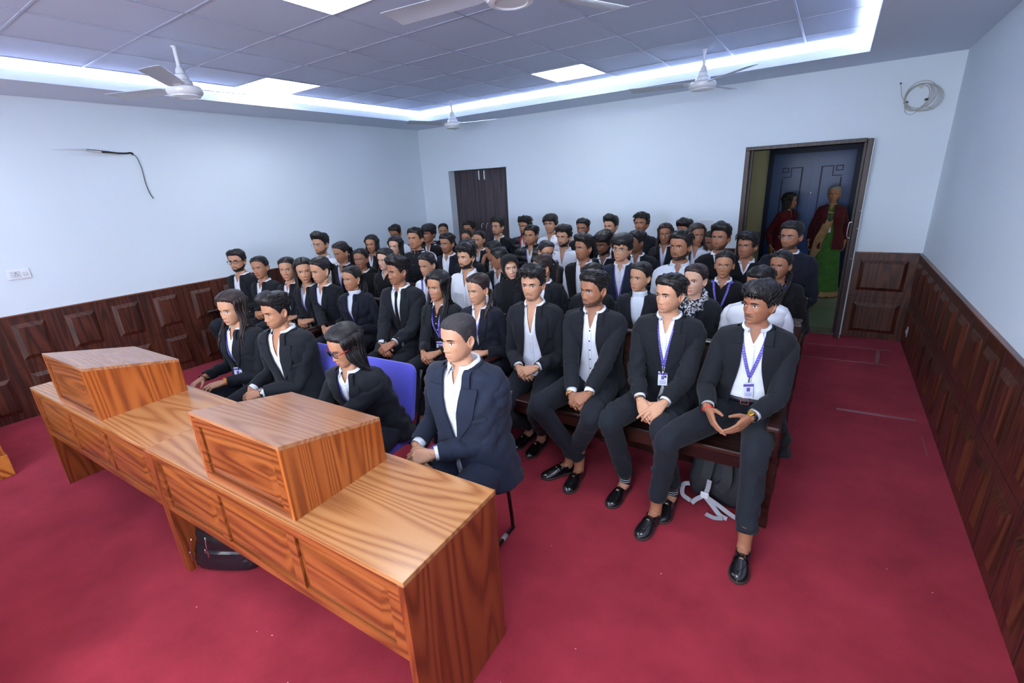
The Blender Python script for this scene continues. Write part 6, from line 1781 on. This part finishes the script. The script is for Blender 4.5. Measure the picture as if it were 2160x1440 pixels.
pp('y', '2', mo, 30, 'man in a white shirt half hidden behind the man with the forehead mark', skin='tan', hair='short', outfit='shirt', glasses='rimless', pitch=10, hseed=3)
pp('A', '3', fo, 16, 'smiling woman with long loose hair in a black blazer, third row at the left', skin='mid', hair='long', tail=-1, smile=.8)
pp('B', '3', fo, 22, 'woman with shoulder-length black hair in white, beside the stout man in the black waistcoat', skin='fair', hair='long', outfit='shirt', hseed=2)
pp('C', '3', mo, 24, 'stout man in a closed black high-collar waistcoat, third row', skin='mid', hair='short', beard='must', bd=.3, outfit='bandh', girth=1.25, jaw=1.14, pitch=-4, sc=1.05, hs=1.06)
pp('D', '3', mo, 28, 'young man with a thin goatee in a grey-black suit, third row', skin='tan', hair='short', beard='goat', bd=.7, cloth='blueblack', vopen=.93, pitch=2, hseed=1)
pp('G', '3', fo, 60, 'woman seen only as black hair behind the bearded man in the white shirt', skin='mid', hair='long', hseed=1)
pp('E', '4', fo, 95, 'woman turned to the side holding a hand to her face, near the hijab', skin='mid', hair='ponyf', pitch=10, pose='face')
pp('F', '3', fo, 98, 'woman in profile with a ponytail and white collar, beside the hijab', skin='tan', hair='ponyf', pitch=12, hseed=1)
pp('H', '3', fo, -28, 'laughing woman in dark-rimmed spectacles looking down to the right, third row', skin='light', hair='bun', glasses='black', smile=1, pitch=8, roll=8)
pp('J', '3', mo, 38, 'man talking with open mouth in a black vest over a white shirt', skin='tan', hair='quiff', beard='goat', bd=.5, outfit='vest', open=1, vopen=.84, btn='dark', pitch=-2, hseed=1)
pp('K', '4', mo, 30, 'grinning man with black beard and moustache looking down, fourth row', skin='dark', hair='fringe', beard='full', bd=1.0, outfit='knit', smile=1, pitch=14, vk=.86)
pp('L', '3', mo, 14, 'middle-aged man in thin spectacles with bowl-cut hair and purple lanyard', skin='light', hair='bowl', glasses='wire', lanyard=True, lf=.48, jaw=1.08, cloth='navy', mark=.4, roll=4, vopen=.93, girth=1.05, lx=.055)
pp('M', '4', mo, 52, 'dark-skinned man with cropped hair looking left behind the bespectacled man with the lanyard', skin='dark', hair='fade', hseed=2, vopen=.8)
pp('N', '3', mo, 18, 'heavy bearded man with red forehead mark in a white shirt', skin='tan', hair='short', beard='full', bd=.8, outfit='shirt', shirtm=M_shirtb, mark=1, girth=1.25, jaw=1.12, sc=1.06, hs=1.05, vopen=.9, hseed=1)
pp('O', '3', fo, 6, 'young woman in a black jumper with white collar and purple lanyard', skin='mid', hair='ponyf', outfit='knit', lanyard=True, lf=.55, vk=.93, point=.075)
pp('P', '3', fo, 14, 'young woman with tied-back curly hair and a side braid in a black coat and lanyard', skin='tan', hair='braid', tail=1, outfit='knit', lanyard=True, noshirt=True, lf=.45)
pp('I', '4', mo, 20, 'bearded man with a neck chain in an open white shirt, fourth row', skin='light', hair='messy', beard='full', bd=.9, outfit='shirt', vopen=.76, vw=1.2, hseed=2)
pp('Q', '4', mo, 12, 'young man in a black jumper with open white collar, chin raised, fourth row', skin='tan', hair='quiff', beard='full', bd=.5, outfit='knit', pitch=-5, vk=.84, vopen=.84, hseed=2)
pp('R', '4', mo, 18, 'young man with wavy fringe in a black jumper, fourth row', skin='tan', hair='messy', outfit='knit', vk=.84, hseed=4, pitch=-3)
pp('S', '4', mo, 16, 'tall man in thin spectacles and a navy-black blazer by the doorway', skin='tan', hair='short', beard='full', bd=.6, glasses='rimless', cloth='blueblack', girth=1.15, sc=1.08, hs=1.04, vopen=.95, lanyard=True, gapw=.03, button=.75, hseed=4)
pp('T', '5', mo, 20, 'man with lowered eyes in a white shirt, last row at the far left', skin='tan', hair='short', outfit='shirt', pitch=16)
pp('U', '4', mo, 34, 'man with a thick mop of hair in a black jacket with white stripes', skin='tan', hair='bowl', outfit='tracks', beard='must', bd=.5, hseed=1)
pp('V', '5', fo, 8, 'girl peering over the men at the far left of the last row', skin='mid', hair='pull', hseed=1)
pp('W', '5', mo, 22, 'man half hidden in front of the dark cupboard', skin='tan', hair='short', hseed=1)
pp('X', '5', mo, 30, 'man in round pale spectacles and moustache before the dark cupboard', skin='light', hair='messy', beard='goat', bd=.7, glasses='wire', pitch=-6, hseed=4)
pp('Y', '5', fo, 12, 'girl with smooth black hair seated below the half hidden man by the cupboard', skin='mid', hair='pull', hseed=2)
pp('Z', '4', fo, 22, 'young woman with a high forehead and black ponytail below the cupboard handles', skin='light', hair='ponyf', hseed=3)
pp('a5', '5', mo, 26, 'man in a black padded jacket with red lining against the white wall', skin='tan', hair='messy', beard='full', bd=.9, outfit='puffer', redlining=True, hseed=1)
pp('b5', '4', mo, 18, 'round-faced man in black padded jacket with lanyard, in front of the red-lined jacket', skin='mid', hair='short', beard='stubble', bd=.5, outfit='puffer', lanyard=True, jaw=1.08, hseed=3)
pp('c5', '5', mo, 14, 'clean-shaven young man in a white shirt at the back wall', skin='light', hair='bowl', outfit='shirt', pitch=-4, hseed=2)
pp('d5', '5', mo, 14, 'man with short beard and black top at the back wall, left of thick side-swept hair', skin='tan', hair='fade', beard='full', bd=.8, outfit='knit', hseed=3)
pp('e5', '5', mo, 22, 'young man with thick side-swept hair and heavy brows at the back wall', skin='light', hair='quiff', hseed=4, outfit='suit')
pp('f5', '5', mo, 12, 'man with swept fringe and black blazer, highest head in the last row', skin='tan', hair='messy', beard='must', bd=.6, pitch=-8, hseed=2)
pp('g5', '5', fo, 4, 'smiling woman with long brown hair and dark lipstick in the last row', skin='tan', hair='long', hc='brown', smile=1, lanyard=True, lipc=1.5)
pp('h5', '5', mo, 20, 'man whose thick hair shows above the heavy bearded man', skin='tan', hair='quiff', outfit='shirt', pitch=10, hseed=3)
pp('i5', '4', fo, -20, 'woman with loose dark hair and pale blouse behind the heavy bearded man', skin='tan', hair='long', hc='brown', outfit='shirt', shirtm=M_shirtb, hseed=4)
pp('j5', '5', fo, 25, 'small woman half hidden below the wall plate, behind the man in the black jumper', skin='tan', hair='pull', hseed=4, pitch=10)
ORDER = [k for k, _ in PEOPLE]
BODIES = {}
for k, d in PEOPLE:
    if ONLY and k not in ONLY: continue
    BODIES[k] = build_person(d)
# ---------------------------------------------------------------- phone held by the man with the tie
if 'g' in BODIES:
    q = MB(); q.box((-0.037, -0.004, -0.075), (0.037, 0.004, 0.075), M_black, bev=0.004)
    o = q.obj('mobile_phone', loc=(-2.89, 2.345, 0.685)); o.rotation_euler = (math.radians(-50), 0, math.radians(20))
    tag(o, 'black mobile phone held in the lap of the man in the loose tie', 'phone')
# ---------------------------------------------------------------- backpack under the front bench
M_bag = mat('bag_nylon', (24, 27, 36), rough=0.7, bump=0.25, bscale=420, noise=0.12, nscale=9); M_web = mat('bag_webbing', (150, 152, 160), rough=0.7, bump=0.3, bscale=900, stretch=(1, 1, 6))
bp = empty('backpack', (-0.34, 2.60, 0), 'black backpack with grey webbing straps under the right end of the front bench', 'backpack', rotz=math.radians(-4))
def soft_box(w_, d_, h_, n=26, lean=0.0, e=0.35, taper=0.9):
    rows = []
    for v in np.linspace(0, 1, 16):
        s = (1-abs(2*v-1)**6*0.35)*(1+(taper-1)*v)
        th = np.linspace(0, 2*PI, n, endpoint=False); c, s_ = np.cos(th), np.sin(th)
        rows.append(np.stack([w_/2*s*np.sign(c)*np.abs(c)**e, d_/2*s*np.sign(s_)*np.abs(s_)**e+lean*v, np.full(n, 0.004+h_*v)], 1))
    return np.array(rows)
G = fold(soft_box(0.32, 0.18, 0.40, 48, lean=0.05, e=0.24, taper=0.95), 0.004, 4, (6, 12))
q = MB(); q.grid(G, M_bag, closeu=True, capa=True, capb=True); q.obj('bag_body', bp, smooth='auto')
q = MB()
for s_ in (-1, 1):
    P = crom([(s_*0.02, 0.0-0.05, 0.38), (s_*0.045, -0.085, 0.30), (s_*0.055, -0.115, 0.20), (s_*0.045-0.03, -0.118, 0.14)], 16); ribbon(q, P, [(0, -1, 0.2)]*16, 0.028, M_bag, 0.012)
q.obj('shoulder_strap', bp, smooth='auto')
q = MB()
def web(P, nrm=(0, -1, 0.3), w_=0.0125, n=22):
    P = crom(P, n); ribbon(q, P, [nrm]*n, w_, M_web, 0.003)
web([(-0.03, -0.125, 0.19), (-0.035, -0.135, 0.13), (-0.05, -0.14, 0.09), (-0.09, -0.15, 0.05), (-0.11, -0.155, 0.02)])
web([(-0.145, -0.10, 0.11), (-0.175, -0.115, 0.10), (-0.17, -0.14, 0.05), (-0.12, -0.15, 0.03)])
web([(-0.05, -0.14, 0.09), (0.0, -0.15, 0.05), (0.05, -0.165, 0.012), (0.09, -0.17, 0.006)], (0, -0.7, 0.7))
web([(-0.05, -0.14, 0.09), (0.03, -0.145, 0.06), (0.10, -0.15, 0.03), (0.135, -0.14, 0.02), (0.14, -0.10, 0.07)])
web([(-0.02, -0.19, 0.006), (0.03, -0.20, 0.008), (0.07, -0.185, 0.012)], (0, -0.3, 1))
q.obj('webbing_strap', bp, smooth='auto')
q = MB(); q.box((-0.068, -0.152, 0.075), (-0.022, -0.142, 0.115), mat('buckle_grey', (205, 208, 214), rough=0.4), bev=0.004); q.obj('plastic_buckle', bp)
q = MB(); q.tube(crom([(-0.03, 0.04, 0.40), (-0.03, 0.03, 0.435), (0.03, 0.03, 0.435), (0.03, 0.04, 0.40)], 14), 0.008, 8, M_bag); q.obj('grab_handle', bp, smooth=True)
# ---------------------------------------------------------------- handbag under the near desk
M_lea = mat('quilted_leather', (20, 22, 28), rough=0.3, coat=0.3)
hx, hyy = dl(DL+0.17, 0.16)
hb = empty('handbag', (hx, hyy, 0), 'black quilted leather handbag with zips standing under the near desk', 'bag', rotz=math.radians(28))
rows = []
for v in np.linspace(0, 1, 34):
    row = []
    for t in np.linspace(0, 2*PI, 72, endpoint=False):
        w_ = 0.20*(1-0.28*v)*(1-0.3*math.exp(-v*18)); d_ = 0.085*(1-0.55*v)*(1-0.3*math.exp(-v*18))
        c, s_ = math.cos(t), math.sin(t); x = w_*math.copysign(abs(c)**0.6, c); y = d_*math.copysign(abs(s_)**0.6, s_)
        qd = 0.0035*min(abs(math.sin((x*1.0+v*0.26)*75)), abs(math.sin((x*1.0-v*0.26)*75)))**0.5 if (s_ < -0.2 and v < 0.45) else 0.002*math.sin(v*20+3*t)
        row.append((x*(1+qd*3), y-qd*2.0, 0.003+0.26*v))
    rows.append(row)
q = MB(); q.grid(np.array(rows), M_lea, closeu=True, capa=True, capb=True); q.obj('bag_body', hb, smooth='auto')
q = MB(); q.tube(crom([(-0.17, -0.075, 0.06), (-0.165, -0.070, 0.12), (-0.15, -0.060, 0.20)], 12), 0.003, 6, M_steel); q.tube(crom([(-0.05, -0.092, 0.11), (-0.055, -0.085, 0.16), (-0.06, -0.07, 0.22)], 12), 0.003, 6, M_steel); q.obj('zip', hb, smooth=True)
q = MB(); q.ell((-0.055, -0.097, 0.155), (0.006, 0.003, 0.013), M_steel); q.ell((-0.165, -0.078, 0.12), (0.006, 0.003, 0.012), M_steel); q.obj('zip_pull', hb, smooth=True)
q = MB()
for y in (-0.03, 0.03): q.tube(crom([(-0.08, y, 0.25), (-0.07, y, 0.33), (0.0, y, 0.36), (0.07, y, 0.33), (0.08, y, 0.25)], 18), 0.007, 8, M_lea)
q.obj('carry_handle', hb, smooth=True)
# black pad attached at the aisle end of the front bench
q = MB(); G = fold(soft_box(0.10, 0.05, 0.14, 20, 0.0, 0.7, 0.5), 0.006, 8, (10, 20)); q.grid(G, M_knit, closeu=True, capa=True, capb=True)
o = q.obj('black_pad', loc=(-0.040, 2.62, 0.38), smooth='auto'); o.rotation_euler = (0, 0, PI/2); tag(o, 'small black pad attached beside the armrest at the aisle end of the front bench', 'pad')
# ---------------------------------------------------------------- two women in the corridor
M_maroon = cloth('coat_maroon', (72, 18, 28)); M_mred = cloth('shawl_red', (84, 16, 26)); M_green = cloth('saree_green', (58, 100, 42), noise=0.2); M_tan = cloth('saree_border', (150, 118, 84), noise=0.3)
W1 = build_person(dict(head=(-0.015, 8.36, 1.475), sex='f', hyaw=math.degrees(math.atan2(-0.015, 8.36))+6, hs=0.94, sc=1.0, standing=True, saree=True, pose='side', lean=0.0, skin='tan', hair='bun', hc='grey', mark=.9, nobtn=True, 
      outfit='suit', cloth='suit', jm=M_maroon, open_jacket=True, gapw=.05, shirtm=M_green, vopen=.9, lanyard='black', card=0.1, lf=.5, girth=1.15,
      label='grey-haired woman in maroon coat and green saree standing beyond the doorway'))
W2 = build_person(dict(head=(-0.56, 8.50, 1.39), sex='f', hyaw=math.degrees(math.atan2(-0.56, 8.5))-78, byaw=-50, hs=0.94, sc=1.0, standing=True, saree=True, pose='side', lean=0.0, skin='tan', hair='long', tail=-1, ear=True,
      outfit='suit', jm=M_mred, gapw=.03, shirtm=M_maroon, vopen=.9, lanyard='black', lf=.55, label='woman in profile with long black hair and dark red clothes standing beyond the doorway'))
for W_, mm, sd_, name in ((W1, M_green, 3, 'saree'), (W2, M_mred, 9, 'long_skirt')):
    rows = []; zt = 0.93
    for v in np.linspace(0, 1, 26):
        z = zt*(1-v)+0.012*v; r0 = 0.165+0.075*v; th = np.linspace(0, 2*PI, 90, endpoint=False)
        pl_ = 0.012*v*np.sin(th*16+2*np.sin(v*3))*np.clip(np.cos(th+PI/2)*-1+0.6, 0.2, 1)
        rows.append(np.stack([(r0+pl_)*np.cos(th), (r0*0.78+pl_)*np.sin(th), np.full(90, z)], 1))
    q = MB(); q.grid(np.array(rows), mm, closeu=True, capa=True, capb=True)
    o = q.obj(name, W_, smooth=True)
    if name == 'saree':
        q = MB(); q.grid(np.array(rows[-3:])*[1.012, 1.012, 1], M_tan, closeu=True); q.obj('saree_border', o, smooth=True)
        q = MB(); P = crom([(0.02, -0.13, 1.24), (-0.01, -0.145, 1.12), (-0.05, -0.16, 0.98), (-0.10, -0.15, 0.84), (-0.13, -0.12, 0.6)], 22); ribbon(q, P, [(0, -1, 0.2)]*22, 0.055, M_tan, 0.004); q.obj('saree_drape', o, smooth='auto')
# ---------------------------------------------------------------- unseen ceiling lamp added to light the corridor
cl = empty('corridor_fill_lamp', (1.6, 7.9, 2.94), 'small ceiling lamp added to light the corridor, out of sight from the room', 'light')
q = MB(); q.box((-0.15, -0.15, -0.02), (0.15, 0.15, 0.0), mat('corridor_fill_diffuser', (255, 255, 255), emit=((1.0, 0.95, 0.82), 13.0))); q.obj('diffuser', cl)
